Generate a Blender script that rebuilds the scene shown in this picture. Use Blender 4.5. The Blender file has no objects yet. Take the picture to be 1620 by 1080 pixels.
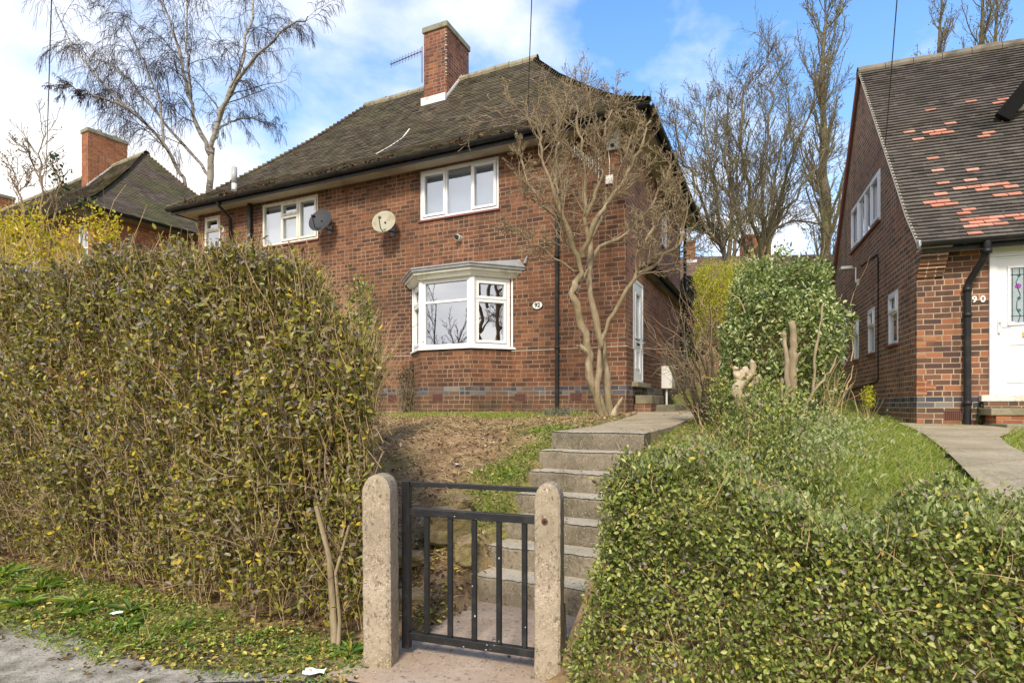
import bpy, math, random
import numpy as np
from mathutils import Matrix, Vector
random.seed(7)
rng = np.random.default_rng(11)
C = bpy.context.scene.collection
sc = bpy.context.scene
PI = math.pi
TH = math.radians(25.0)          # the street turns this much from the view
TH2 = math.radians(20.0)
cT, sT = math.cos(TH), math.sin(TH)
def W(U, V, z=0.0):              # street frame (U along the houses, V up the gardens) to world
    return (U * cT + V * sT, -U * sT + V * cT, z)
def WA(a):
    a = np.asarray(a, float)
    return np.stack([a[:, 0] * cT + a[:, 1] * sT, -a[:, 0] * sT + a[:, 1] * cT, a[:, 2]], 1)
def at(px, py, Y):               # sight line to a point at distance Y
    return ((px - 810) / 910 * Y, Y, 1.4 + (642 - py) / 910 * Y)
def norm(a):
    return a / np.maximum(np.linalg.norm(a, axis=-1, keepdims=True), 1e-9)
def sn(p, f=1.0, seed=0.0):      # smooth cheap noise, about -1..1
    x, y, z = p[..., 0] * f + seed, p[..., 1] * f + seed * 1.7, p[..., 2] * f - seed
    return (np.sin(x * 1.7 + 1.3 * np.sin(y * 1.1 + z)) + np.sin(y * 2.3 + 1.1 * np.sin(z * 1.7 + x * .7)) +
            np.sin(z * 2.1 + 1.5 * np.sin(x * 1.9 - y))) / 3

class MB:
    def __init__(s, M=None):
        s.V = []; s.Q = []; s.T = []; s.n = 0; s.M = M; s.tubes = {}; s.hasN = False
    def add(s, v, quads=None, tris=None):
        v = np.asarray(v, float).reshape(-1, 3)
        if s.M is not None:
            m = np.array(s.M); v = v @ m[:3, :3].T + m[:3, 3]
        if quads is not None and len(quads): s.Q.append(np.asarray(quads, int).reshape(-1, 4) + s.n)
        if tris is not None and len(tris): s.T.append(np.asarray(tris, int).reshape(-1, 3) + s.n)
        s.V.append(v); s.n += len(v); return s
    def box(s, x0, x1, y0, y1, z0, z1):
        v = [(x0,y0,z0),(x1,y0,z0),(x1,y1,z0),(x0,y1,z0),(x0,y0,z1),(x1,y0,z1),(x1,y1,z1),(x0,y1,z1)]
        return s.add(v, [(0,3,2,1),(4,5,6,7),(0,1,5,4),(1,2,6,5),(2,3,7,6),(3,0,4,7)])
    def quad(s, a, b, c, d): return s.add([a,b,c,d], [(0,1,2,3)])
    def tri(s, a, b, c): return s.add([a,b,c], None, [(0,1,2)])
    def prism(s, prof, axis, a0, a1):      # prof: list of 2-D points, extruded along axis
        n = len(prof); v = []
        for a in (a0, a1):
            for (p, q) in prof:
                v.append({'x': (a,p,q), 'y': (p,a,q), 'z': (p,q,a)}[axis])
        qs = [(i,(i+1)%n,(i+1)%n+n,i+n) for i in range(n)]
        ts = [(0,i+1,i) for i in range(1,n-1)] + [(n,n+i,n+i+1) for i in range(1,n-1)]
        return s.add(v, qs, ts)
    def tube(s, path, r, sides=6):
        path = np.asarray(path, float); K = len(path)
        r = np.full(K, r) if np.isscalar(r) else np.asarray(r, float)
        s.tubes.setdefault((K, sides), []).append((path, r)); return s
    def cyl(s, a, b, r, sides=16, r2=None):
        a = np.array(a, float); b = np.array(b, float); r2 = r if r2 is None else r2
        d = b - a; d = d / np.linalg.norm(d) * 1e-4
        return s.tube([a, a + d, b - d, b], [1e-5, r, r2, 1e-5], sides)
    def flush(s):
        for (K, S), lst in s.tubes.items():
            P = np.stack([a for a, _ in lst]); R = np.stack([b for _, b in lst]); B = len(P)
            t = norm(np.gradient(P, axis=1))
            main = norm(P[:, -1] - P[:, 0] + 1e-7)
            ref = np.where(np.abs(main[:, 2:3]) > .8, np.array([[1., 0.1, 0]]), np.array([[0.05, 0, 1.]]))
            ref = np.repeat(ref[:, None], K, 1)
            a = norm(np.cross(t, ref)); b = np.cross(t, a)
            ang = np.arange(S) * 2 * PI / S
            ring = P[:, :, None] + R[:, :, None, None] * (a[:, :, None] * np.cos(ang)[None, None, :, None] + b[:, :, None] * np.sin(ang)[None, None, :, None])
            i = np.arange(S); j = (i + 1) % S
            f = np.stack([i, j, j + S, i + S], 1)
            f = (f[None] + (np.arange(K - 1) * S)[:, None, None]).reshape(-1, 4)
            f = (f[None] + (np.arange(B) * K * S)[:, None, None]).reshape(-1, 4)
            s.add(ring.reshape(-1, 3), f[:, ::-1])
        s.tubes = {}
    def leaves(s, pos, ax, nr, size, wr=.5, fold=.12, bend=.1):
        N = len(pos); ax = norm(ax); side = norm(np.cross(ax, nr)); nr = np.cross(side, ax)
        size = np.broadcast_to(np.asarray(size, float), (N,))[:, None]; w = size * wr * .5
        v = np.stack([pos,
            pos + ax * size * .28 + side * w * .85 + nr * w * fold * 3,
            pos + ax * size * .68 + side * w * .9 + nr * (w * fold * 3 - size * bend * .5),
            pos + ax * size - nr * size * bend,
            pos + ax * size * .68 - side * w * .9 + nr * (w * fold * 3 - size * bend * .5),
            pos + ax * size * .28 - side * w * .85 + nr * w * fold * 3], 1).reshape(-1, 3)
        f = np.array([[0, 1, 2, 3], [0, 3, 4, 5]])
        f = (f[None] + (np.arange(N) * 6)[:, None, None]).reshape(-1, 4)
        return s.add(v, f)
    def blades(s, base, ax, width, length, bend):
        N = len(base); sd = norm(np.cross(ax, rng.normal(size=(N, 3))))
        w = np.broadcast_to(np.asarray(width, float), (N,))[:, None]; l = np.broadcast_to(np.asarray(length, float), (N,))[:, None]
        mid = base + ax * l * .55; tip = base + ax * l + bend * l
        v = np.stack([base - sd * w, base + sd * w, mid + bend * l * .25 + sd * w * .7, mid + bend * l * .25 - sd * w * .7, tip], 1).reshape(-1, 3)
        o = (np.arange(N) * 5)[:, None]
        return s.add(v, o + np.array([[0, 1, 2, 3]]), o + np.array([[3, 2, 4]]))
    def build(s, name, mat, parent=None, smooth=False, bevel=0, uv=True, solid=0):
        s.flush()
        V = np.concatenate(s.V); Q = np.concatenate(s.Q) if s.Q else np.zeros((0, 4), int); T = np.concatenate(s.T) if s.T else np.zeros((0, 3), int)
        me = bpy.data.meshes.new(name)
        me.vertices.add(len(V)); me.vertices.foreach_set('co', V.ravel())
        idx = np.concatenate([Q.ravel(), T.ravel()]); nl = len(idx); nf = len(Q) + len(T)
        me.loops.add(nl); me.loops.foreach_set('vertex_index', idx.astype(np.int32))
        st = np.concatenate([np.arange(len(Q)) * 4, len(Q) * 4 + np.arange(len(T)) * 3]).astype(np.int32)
        me.polygons.add(nf); me.polygons.foreach_set('loop_start', st)
        try: me.polygons.foreach_set('loop_total', np.concatenate([np.full(len(Q), 4), np.full(len(T), 3)]).astype(np.int32))
        except Exception: pass
        me.polygons.foreach_set('use_smooth', np.full(nf, smooth))
        if uv:
            uvs = []
            for F in (Q, T):
                if not len(F): continue
                p = V[F]
                n = norm(np.cross(p[:, 2] - p[:, 0], p[:, -1] - p[:, 1])) if F.shape[1] == 4 else norm(np.cross(p[:, 1] - p[:, 0], p[:, 2] - p[:, 0]))
                t = np.cross(np.array([[0, 0, 1.]]), n); flat = np.linalg.norm(t, axis=1) < .03
                t[flat] = (1, 0, 0); t = norm(t); b = np.cross(n, t)
                uvs.append(np.stack([np.einsum('fkc,fc->fk', p, t), np.einsum('fkc,fc->fk', p, b)], -1).reshape(-1, 2))
            l = me.uv_layers.new(name='UVMap'); l.data.foreach_set('uv', np.concatenate(uvs).ravel())
        me.update(); me.validate()
        if mat: me.materials.append(mat)
        o = bpy.data.objects.new(name, me); C.objects.link(o)
        if parent: o.parent = parent
        if bevel:
            m = o.modifiers.new('b', 'BEVEL'); m.width = bevel; m.segments = 2; m.limit_method = 'ANGLE'
        if solid:
            m = o.modifiers.new('s', 'SOLIDIFY'); m.thickness = solid
        return o

def tag(o, label=None, cat=None, group=None, kind=None):
    if label: o['label'] = label
    if cat: o['category'] = cat
    if group: o['group'] = group
    if kind: o['kind'] = kind
    return o
def empty(name, loc, rz=0, label=None, cat=None, group=None):
    o = bpy.data.objects.new(name, None); C.objects.link(o); o.location = loc; o.rotation_euler = (0, 0, rz); o.empty_display_size = .2
    return tag(o, label, cat, group)
def copy_tree(o, parent=None):
    c = o.copy(); C.objects.link(c)
    if parent: c.parent = parent
    for ch in list(o.children): copy_tree(ch, c)
    return c
def rotM(kind, x=0, y=0, z=0, a=None):
    R = {'front': 0, 'right': PI / 2, 'left': -PI / 2}.get(kind, 0) if a is None else a
    return Matrix.Translation((x, y, z)) @ Matrix.Rotation(R, 4, 'Z')
def text_mesh(name, txt, size, mat, parent, M, depth=.004, align='CENTER'):
    cu = bpy.data.curves.new(name, 'FONT'); cu.body = txt; cu.size = size; cu.extrude = depth; cu.align_x = align; cu.align_y = 'CENTER'; cu.offset = size * .02
    t = bpy.data.objects.new(name + '_t', cu); C.objects.link(t); bpy.context.view_layer.update()
    me = bpy.data.meshes.new_from_object(t.evaluated_get(bpy.context.evaluated_depsgraph_get()))
    bpy.data.objects.remove(t); me.transform(M @ Matrix.Rotation(PI / 2, 4, 'X'))
    me.materials.clear(); me.materials.append(mat)
    o = bpy.data.objects.new(name, me); C.objects.link(o); o.parent = parent; return o

# ------------------------------------------------------------------ materials
class NT:
    def __init__(s, name):
        s.m = bpy.data.materials.new(name); s.m.use_nodes = True; s.t = s.m.node_tree; s.t.nodes.clear()
        s.out = s.t.nodes.new('ShaderNodeOutputMaterial')
    def n(s, typ, props=None, **ins):
        nd = s.t.nodes.new('ShaderNode' + typ)
        for k, v in (props or {}).items(): setattr(nd, k, v)
        for k, v in ins.items():
            k2 = int(k[1:]) if k[0] == 'i' and k[1:].isdigit() else k.replace('_', ' ')
            s.set(nd.inputs[k2], v)
        return nd
    def set(s, inp, v):
        if isinstance(v, bpy.types.NodeSocket): s.t.links.new(v, inp)
        elif isinstance(v, bpy.types.Node): s.t.links.new(v.outputs[0], inp)
        else:
            if isinstance(v, tuple) and len(v) == 3 and inp.type == 'RGBA': v = v + (1,)
            inp.default_value = v
    def math(s, op, a, b=0.0, clamp=False):
        nd = s.t.nodes.new('ShaderNodeMath'); nd.operation = op; nd.use_clamp = clamp; s.set(nd.inputs[0], a); s.set(nd.inputs[1], b); return nd.outputs[0]
    def ramp(s, fac, stops, interp='LINEAR'):
        nd = s.t.nodes.new('ShaderNodeValToRGB'); cr = nd.color_ramp; cr.interpolation = interp
        while len(cr.elements) < len(stops): cr.elements.new(.5)
        for e, (p, c) in zip(cr.elements, stops): e.position = p; e.color = tuple(c) + (1,) if len(c) == 3 else c
        s.set(nd.inputs[0], fac); return nd.outputs[0]
    def fr(s, fac, a, b):   # smooth mask between a and b
        nd = s.t.nodes.new('ShaderNodeMapRange'); nd.clamp = True; s.set(nd.inputs[0], fac); nd.inputs[1].default_value = a; nd.inputs[2].default_value = b
        return nd.outputs[0]
    def mix(s, fac, a, b, mode='MIX'):
        nd = s.t.nodes.new('ShaderNodeMix'); nd.data_type = 'RGBA'; nd.blend_type = mode
        s.set(nd.inputs[0], fac); s.set(nd.inputs[6], a); s.set(nd.inputs[7], b); return nd.outputs[2]
    def noise(s, vec, scale, detail=3, rough=.55, out=0):
        nd = s.n('TexNoise', None, Vector=vec, Scale=scale, Detail=detail, Roughness=rough); return nd.outputs[out]
    def obj(s): return s.t.nodes.new('ShaderNodeTexCoord').outputs['Object']
    def geo(s): return s.t.nodes.new('ShaderNodeNewGeometry')
    def uv(s): return s.t.nodes.new('ShaderNodeTexCoord').outputs['UV']
    def bump(s, h, strength=.3, dist=.01, normal=None):
        nd = s.n('Bump', None, Height=h, Strength=strength, Distance=dist)
        if normal is not None: s.set(nd.inputs['Normal'], normal)
        return nd.outputs[0]
    def prin(s, col, rough=.7, normal=None, metal=0, spec=.5, **k):
        nd = s.n('BsdfPrincipled'); s.set(nd.inputs['Base Color'], col); s.set(nd.inputs['Roughness'], rough); s.set(nd.inputs['Metallic'], metal)
        s.set(nd.inputs['Specular IOR Level'], spec)
        if normal is not None: s.set(nd.inputs['Normal'], normal)
        for a, v in k.items(): s.set(nd.inputs[a.replace('_', ' ')], v)
        return nd
    def done(s, sh):
        s.t.links.new(sh.outputs[0], s.out.inputs['Surface']); return s.m

def m_plain(name, col, rough=.5, var=.15, scale=8, metal=0, bump=.05, spec=.5, dirt=None):
    t = NT(name); o = t.obj(); nz = t.noise(o, scale, 4)
    c = t.mix(nz, tuple(x * (1 - var) for x in col), tuple(min(1, x * (1 + var)) for x in col))
    if dirt:
        c = t.mix(t.fr(t.noise(o, scale * .6, 5, .7), .5, .68), c, dirt)
    return t.done(t.prin(c, rough, t.bump(t.noise(o, scale * 12, 2), bump, .003), metal, spec))

def m_brick(name, cols, mortar=(.42, .34, .26), blue=None, z0=1.737, stain=(.05, .03, .022), stain_amt=.35, light=(.42, .16, .07), mossy=0.0, mort_w=.012):
    t = NT(name); uv = t.uv()
    sep = t.n('SeparateXYZ', None, Vector=uv); u, v = sep.outputs[0], sep.outputs[1]
    wob = t.noise(uv, 2.2, 2)
    v2 = t.math('ADD', v, t.math('MULTIPLY', t.math('SUBTRACT', wob, .5), .012))
    rowf = t.math('DIVIDE', t.math('SUBTRACT', v2, z0), .0762)
    row = t.math('FLOOR', rowf)
    odd = t.math('FLOORED_MODULO', row, 2.0)
    jr = t.n('TexWhiteNoise', {'noise_dimensions': '1D'}, W=row).outputs[0]
    uf = t.math('ADD', t.math('ADD', t.math('DIVIDE', u, .212), t.math('MULTIPLY', odd, .5)), t.math('MULTIPLY', jr, .18))
    # every few rows some stretchers are split into two headers
    col = t.math('FLOOR', uf)
    idv = t.n('CombineXYZ', None, X=col, Y=row).outputs[0]
    wn = t.n('TexWhiteNoise', {'noise_dimensions': '2D'}, Vector=idv)
    split = t.math('GREATER_THAN', wn.outputs[0], .64)
    fu = t.math('FRACT', uf); fv = t.math('FRACT', rowf)
    fu2 = t.math('FRACT', t.math('MULTIPLY', fu, 2.0))
    half = t.math('FLOOR', t.math('MULTIPLY', fu, 2.0))
    du1 = t.math('MULTIPLY', t.math('MINIMUM', fu, t.math('SUBTRACT', 1.0, fu)), .212)
    du2 = t.math('MULTIPLY', t.math('MINIMUM', fu2, t.math('SUBTRACT', 1.0, fu2)), .106)
    du = t.math('ADD', t.math('MULTIPLY', du1, t.math('SUBTRACT', 1.0, split)), t.math('MULTIPLY', du2, split))
    dv = t.math('MULTIPLY', t.math('MINIMUM', fv, t.math('SUBTRACT', 1.0, fv)), .0762)
    d = t.math('ADD', t.math('MINIMUM', du, dv), t.math('MULTIPLY', t.math('SUBTRACT', t.noise(uv, 60, 2), .5), .004))
    mask = t.fr(d, mort_w * .35, mort_w * .62)
    idc = t.n('CombineXYZ', None, X=col, Y=row, Z=t.math('MULTIPLY', half, split)).outputs[0]
    w2 = t.n('TexWhiteNoise', {'noise_dimensions': '3D'}, Vector=idc)
    n = len(cols)
    bc = t.ramp(w2.outputs[0], [((i + .0) / n, c) for i, c in enumerate(cols)], 'CONSTANT')
    big = t.noise(uv, .55, 4, .6); med = t.noise(uv, 3.5, 4, .6); fine = t.noise(uv, 45, 3, .6)
    bc = t.mix(t.math('MULTIPLY', t.fr(med, .5, .75), .45), bc, light)
    bc = t.mix(t.math('MULTIPLY', t.fr(big, .45, .7), stain_amt), bc, stain)
    bc = t.mix(t.math('MULTIPLY', fine, .5), bc, t.mix(1.0, bc, (.45, .42, .4), 'MULTIPLY'))
    mc = t.mix(t.fr(t.noise(uv, 1.3, 3), .4, .65), mortar, tuple(x * .55 for x in mortar))
    if blue:
        inb = t.math('MULTIPLY', t.math('GREATER_THAN', v, blue[0]), t.math('LESS_THAN', v, blue[1]))
        bl = t.ramp(w2.outputs[0], [(0, (.055, .06, .075)), (.22, (.1, .1, .11)), (.45, (.15, .14, .135)), (.7, (.14, .09, .07)), (.88, (.2, .19, .17))], 'CONSTANT')
        bc = t.mix(inb, bc, bl)
        low = t.math('MULTIPLY', t.math('LESS_THAN', v, blue[0]), t.fr(med, .35, .6))
        bc = t.mix(t.math('MULTIPLY', low, .5), bc, (.1, .085, .05))
    if mossy:
        bc = t.mix(t.math('MULTIPLY', t.fr(t.noise(uv, .9, 5, .7), .5, .7), mossy), bc, (.09, .09, .03))
    stk = t.noise(t.n('Mapping', None, Vector=uv, Scale=(2.6, .28, 1)).outputs[0], 1.0, 5, .65)
    bc = t.mix(t.math('MULTIPLY', t.fr(stk, .52, .72), .4), bc, stain)
    mc = t.mix(t.math('MULTIPLY', t.fr(stk, .5, .7), .5), mc, stain)
    eff = t.fr(t.noise(uv, 9, 5, .75), .66, .78)
    bc = t.mix(t.math('MULTIPLY', eff, .45), bc, (.5, .4, .33))
    c = t.mix(mask, mc, bc)
    h = t.math('ADD', t.math('MULTIPLY', mask, .8), t.math('MULTIPLY', fine, .35))
    return t.done(t.prin(c, .85, t.bump(h, .6, .006), spec=.25))

def m_tiles(name, cols, moss=(.11, .115, .03), moss_amt=.4, lichen=.25, dark=(.03, .026, .022)):
    t = NT(name); g = t.geo(); r = g.outputs['Random Per Island']; o = t.obj()
    c = t.ramp(r, [(i / len(cols), x) for i, x in enumerate(cols)])
    c = t.mix(t.math('MULTIPLY', t.fr(t.noise(o, .8, 5, .65), .42, .68), moss_amt), c, moss)
    c = t.mix(t.math('MULTIPLY', t.fr(t.noise(o, 1.1, 4, .6), .48, .75), .45), c, dark)
    c = t.mix(t.math('MULTIPLY', t.fr(t.noise(o, 11, 4, .7), .6, .7), lichen), c, (.36, .34, .26))
    c = t.mix(t.math('MULTIPLY', t.noise(o, 60, 2), .5), c, t.mix(1.0, c, (.4, .4, .4), 'MULTIPLY'))
    return t.done(t.prin(c, .85, t.bump(t.noise(o, 40, 3), .35, .006), spec=.3))

def m_leaf(name, stops, rough=.38, transl=.25, interp='CONSTANT', spec=.5):
    t = NT(name); g = t.geo(); r = g.outputs['Random Per Island']
    c = t.ramp(r, stops, interp)
    c = t.mix(t.math('MULTIPLY', t.noise(t.obj(), 45, 2), .6), c, t.mix(1.0, c, (.5, .55, .45), 'MULTIPLY'))
    p = t.prin(c, rough, spec=spec)
    tr = t.n('BsdfTranslucent', None, Color=t.mix(1.0, c, (1.3, 1.5, .6), 'MULTIPLY'))
    mx = t.n('MixShader', None, i0=transl, i1=p.outputs[0], i2=tr.outputs[0])
    return t.done(mx)

def m_bark(name, a, b, c2=None, scale=14, moss=None):
    t = NT(name); o = t.obj()
    mp = t.n('Mapping', None, Vector=o, Scale=(1, 1, .35)).outputs[0]
    nz = t.noise(mp, scale, 5, .65)
    c = t.ramp(nz, [(.3, a), (.7, b)])
    if c2: c = t.mix(t.fr(t.noise(o, scale * .35, 4, .7), .52, .66), c, c2)
    if moss: c = t.mix(t.math('MULTIPLY', t.fr(t.noise(o, 1.1, 4), .45, .65), .6), c, moss)
    return t.done(t.prin(c, .85, t.bump(nz, .6, .01), spec=.25))

def m_conc(name, base, dark, peb=None, scale=1.0, green=None, gam=.5):
    t = NT(name); o = t.obj()
    c = t.mix(t.fr(t.noise(o, 3.2 * scale, 5, .65), .35, .68), base, dark)
    if green: c = t.mix(t.math('MULTIPLY', t.fr(t.noise(o, 2.1 * scale, 4, .6), .5, .7), gam), c, green)
    vo = t.n('TexVoronoi', None, Vector=t.mix(.02, o, t.n('TexNoise', None, Vector=o, Scale=40).outputs['Color'], 'ADD'), Scale=95 * scale)
    sp = t.math('MULTIPLY', t.fr(vo.outputs['Distance'], .5, .25), t.fr(t.noise(o, 11 * scale, 3), .35, .6))
    rnd = t.n('SeparateXYZ', None, Vector=vo.outputs['Color']).outputs[0]
    if peb:
        pc = t.ramp(rnd, [(0, peb[0]), (.3, peb[1]), (.55, peb[2]), (.8, peb[3])], 'CONSTANT')
        c = t.mix(t.math('MULTIPLY', sp, .85), c, pc)
    pit = t.fr(t.noise(t.n('Mapping', None, Vector=o, Scale=(1, 1, .6)).outputs[0], 48 * scale, 4, .7), .58, .66)
    c = t.mix(t.math('MULTIPLY', pit, .7), c, tuple(x * .25 for x in base))
    h = t.math('SUBTRACT', t.math('MULTIPLY', sp, .4), pit)
    return t.done(t.prin(c, .9, t.bump(h, .55, .004, t.bump(t.noise(o, 9, 4), .4, .02)), spec=.2))

def m_glass(name, refl=.55, tint=(.8, .86, .9)):
    t = NT(name)
    wob = t.bump(t.noise(t.obj(), 1.6, 1), .02, .01)
    gl = t.n('BsdfGlossy', None, Color=(.9, .93, 1.0), Roughness=.015, Normal=wob)
    tr = t.n('BsdfTransparent', None, Color=tint)
    lw = t.n('LayerWeight', None, Blend=.35)
    f = t.math('ADD', refl, t.math('MULTIPLY', lw.outputs['Fresnel'], .3), True)
    return t.done(t.n('MixShader', None, i0=f, i1=tr.outputs[0], i2=gl.outputs[0]))

MAT = {}
MAT['brick'] = m_brick('brick_red_brown', [(0.189,0.082,0.043),(0.221,0.092,0.047),(0.158,0.068,0.038),(0.119,0.055,0.033),(0.206,0.086,0.044),(0.134,0.060,0.035),(0.091,0.046,0.030),(0.253,0.111,0.058)], blue=(1.585, 1.737), mortar=(.34,.25,.18), stain_amt=.5, mossy=.15)
MAT['brick_side'] = m_brick('brick_side', [(0.322,0.151,0.085),(0.386,0.173,0.095),(0.241,0.115,0.070),(0.354,0.159,0.085),(0.178,0.094,0.060)], blue=(1.585, 1.737), mortar=(.4,.3,.24))
MAT['brick_dark_lifted'] = m_brick('brick_dark_lifted', [(0.252,0.128,0.071),(0.300,0.147,0.075),(0.368,0.164,0.080),(0.193,0.105,0.063),(0.310,0.141,0.074),(0.164,0.096,0.061)], blue=(1.37, 1.53), z0=1.53, mortar=(.6,.49,.37), stain_amt=.22, light=(.3,.13,.06))  # dark gable brick, its colour lightened because that wall stands in shade
MAT['brick_front_dark'] = m_brick('brick_front_dark', [(0.156,0.081,0.058),(0.208,0.098,0.065),(0.247,0.111,0.072),(0.098,0.058,0.049),(0.130,0.072,0.052),(0.390,0.156,0.078)], blue=(1.37, 1.53), z0=1.53, mortar=(.5,.38,.26), stain_amt=.25, light=(.35,.16,.08))
MAT['brick_orange'] = m_brick('brick_orange', [(.38,.13,.05),(.32,.11,.045),(.28,.1,.045),(.42,.17,.07)], mortar=(.4,.28,.2), stain_amt=.2, stain=(.15,.07,.04))
MAT['brick_chim'] = m_brick('brick_chimney', [(0.255,0.085,0.045),(0.187,0.064,0.038),(0.323,0.128,0.054),(0.119,0.051,0.036),(0.221,0.076,0.045)], mortar=(.36,.27,.22), stain_amt=.55, stain=(.07,.05,.045), light=(.5,.2,.07))
MAT['tiles'] = m_tiles('tiles_brown', [(0.106,0.077,0.050),(0.141,0.106,0.071),(0.075,0.057,0.039),(0.123,0.097,0.060),(0.167,0.134,0.093),(0.088,0.069,0.043)], moss_amt=.35)
MAT['tiles_grey'] = m_tiles('tiles_grey', [(0.121,0.104,0.091),(0.175,0.150,0.131),(0.087,0.076,0.068),(0.142,0.121,0.109)], moss_amt=.12, lichen=.5)
MAT['tiles_moss'] = m_tiles('tiles_mossy', [(0.144,0.102,0.078),(0.180,0.132,0.102),(0.108,0.084,0.060)], moss_amt=.75, moss=(.13,.14,.03))
MAT['tiles_red'] = m_tiles('tiles_far', [(.17,.105,.08),(.2,.125,.1),(.14,.09,.07)], moss_amt=.2)
t = NT('tile_new'); o = t.obj(); oi = t.n('ObjectInfo').outputs['Random']
c = t.ramp(oi, [(0, (.46,.2,.14)), (.25, (.58,.28,.2)), (.5, (.66,.32,.23)), (.75, (.52,.21,.14)), (1, (.6,.34,.26))]); c = t.mix(t.math('MULTIPLY', t.fr(t.noise(o, 16, 4, .7), .45, .7), .55), c, (.22,.13,.1))
MAT['tile_new'] = t.done(t.prin(c, .85, t.bump(t.noise(o, 40, 3), .4, .004), spec=.2))
MAT['ridge_d'] = m_plain('ridge_dark', (.2,.175,.135), .9, .4, 6, dirt=(.1,.085,.06), bump=.3)
MAT['ridge'] = m_plain('ridge', (.3,.27,.19), .9, .4, 6, dirt=(.12,.1,.06), bump=.3)
MAT['lead'] = m_plain('lead', (.3,.31,.33), .5, .25, 6, bump=.3, dirt=(.2,.17,.13))
MAT['flash'] = m_plain('flashing', (.72,.72,.74), .6, .15, 10, bump=.3, dirt=(.4,.38,.36))
MAT['upvc'] = m_plain('white_upvc', (.82,.83,.84), .3, .03, 3, bump=.02)
MAT['upvc_old'] = m_plain('cream_upvc', (.76,.75,.66), .4, .06, 5, dirt=(.5,.47,.36))
MAT['blackp'] = m_plain('black_plastic', (.014,.014,.015), .48, .2, 5, dirt=(.04,.035,.028), spec=.35)
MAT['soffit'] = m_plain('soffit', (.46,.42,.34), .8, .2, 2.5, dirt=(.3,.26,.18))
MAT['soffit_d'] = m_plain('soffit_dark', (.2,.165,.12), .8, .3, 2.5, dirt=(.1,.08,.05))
MAT['capst'] = m_plain('cap_stone', (.25,.24,.18), .9, .4, 7, bump=.5, dirt=(.12,.12,.05))
MAT['sill'] = m_plain('sill_tile', (.2,.07,.06), .6, .25, 9)
MAT['stone'] = m_conc('step_stone', (.33,.29,.2), (.18,.16,.1), green=(.1,.11,.04))
MAT['post'] = m_conc('post_concrete', (0.410,0.335,0.255), (0.245,0.200,0.138), ((0.508,0.400,0.284),(0.215,0.149,0.104),(0.605,0.521,0.425),(0.098,0.074,0.062)), green=(0.264,0.233,0.085), gam=.55)
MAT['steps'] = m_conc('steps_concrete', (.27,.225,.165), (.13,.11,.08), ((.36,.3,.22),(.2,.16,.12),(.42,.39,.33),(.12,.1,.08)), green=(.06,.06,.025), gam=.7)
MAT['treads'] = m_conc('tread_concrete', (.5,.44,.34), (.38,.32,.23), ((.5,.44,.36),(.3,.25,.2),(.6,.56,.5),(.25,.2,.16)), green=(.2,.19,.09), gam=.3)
MAT['path'] = m_conc('path_concrete', (0.464,0.377,0.252), (0.327,0.262,0.166), ((0.430,0.344,0.238),(0.258,0.205,0.144),(0.516,0.451,0.346),(0.172,0.139,0.101)), .8, green=(0.138,0.131,0.043), gam=.4)
MAT['slab'] = m_conc('slab_pink', (0.446,0.344,0.264), (0.342,0.251,0.178), ((0.475,0.372,0.281),(0.342,0.242,0.170),(0.532,0.446,0.340),(0.237,0.186,0.136)), .8)
MAT['gate'] = m_plain('gate_paint', (.012,.0125,.014), .42, .3, 20, bump=.25, dirt=(.03,.03,.028))
MAT['gate_chip'] = m_plain('gate_chips', (.6,.62,.65), .7, .1)
MAT['matt_black'] = m_plain('matt_black', (.01,.01,.01), .9, .3, 12, spec=.1)
MAT['rust'] = m_plain('rust', (.12,.045,.025), .8, .4, 40)
MAT['metal'] = m_plain('aerial_metal', (.12,.11,.11), .45, .2, 9, metal=.7)
MAT['metal_l'] = m_plain('aerial_light', (.7,.7,.7), .35, .1, 9, metal=.6)
MAT['dish'] = m_plain('dish_cream', (0.360,0.336,0.247), .6, .12, 6, dirt=(0.264,0.200,0.105))
MAT['dish_d'] = m_plain('dish_grey', (.03,.033,.04), .7, .15, 6)
MAT['white'] = m_plain('white_paint', (.8,.79,.74), .5, .05, 6)
MAT['whited'] = m_plain('white_dirty', (.68,.66,.58), .7, .15, 9, dirt=(.4,.37,.3), bump=.3)
MAT['greyp'] = m_plain('grey_pipe', (.42,.42,.42), .5, .15, 8)
MAT['brass'] = m_plain('brass', (.75,.52,.12), .25, .1, 8, metal=.9)
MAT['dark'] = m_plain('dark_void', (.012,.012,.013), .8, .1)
MAT['vent'] = m_plain('terracotta_vent', (.15,.06,.04), .9, .4, 12)
MAT['blind'] = m_plain('blind_fabric', (.62,.66,.7), .9, .03, 3)
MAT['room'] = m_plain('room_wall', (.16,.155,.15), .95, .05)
MAT['glass'] = m_glass('glass', .42)
MAT['glass_r'] = m_glass('glass_bay', .5)
MAT['wire'] = m_plain('wire', (.07,.07,.08), .6, .1)
MAT['pinkw'] = m_plain('chipped_wood', (.55,.36,.25), .85, .2, 20)
MAT['paper'] = m_plain('paper', (.85,.88,.92), .7, .04)
MAT['red'] = m_plain('faded_red', (.5,.2,.18), .6, .1)
MAT['purple'] = m_plain('purple_glass', (.25,.05,.3), .2, .05)
MAT['greeng'] = m_plain('green_glass', (.03,.14,.09), .2, .05)
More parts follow.
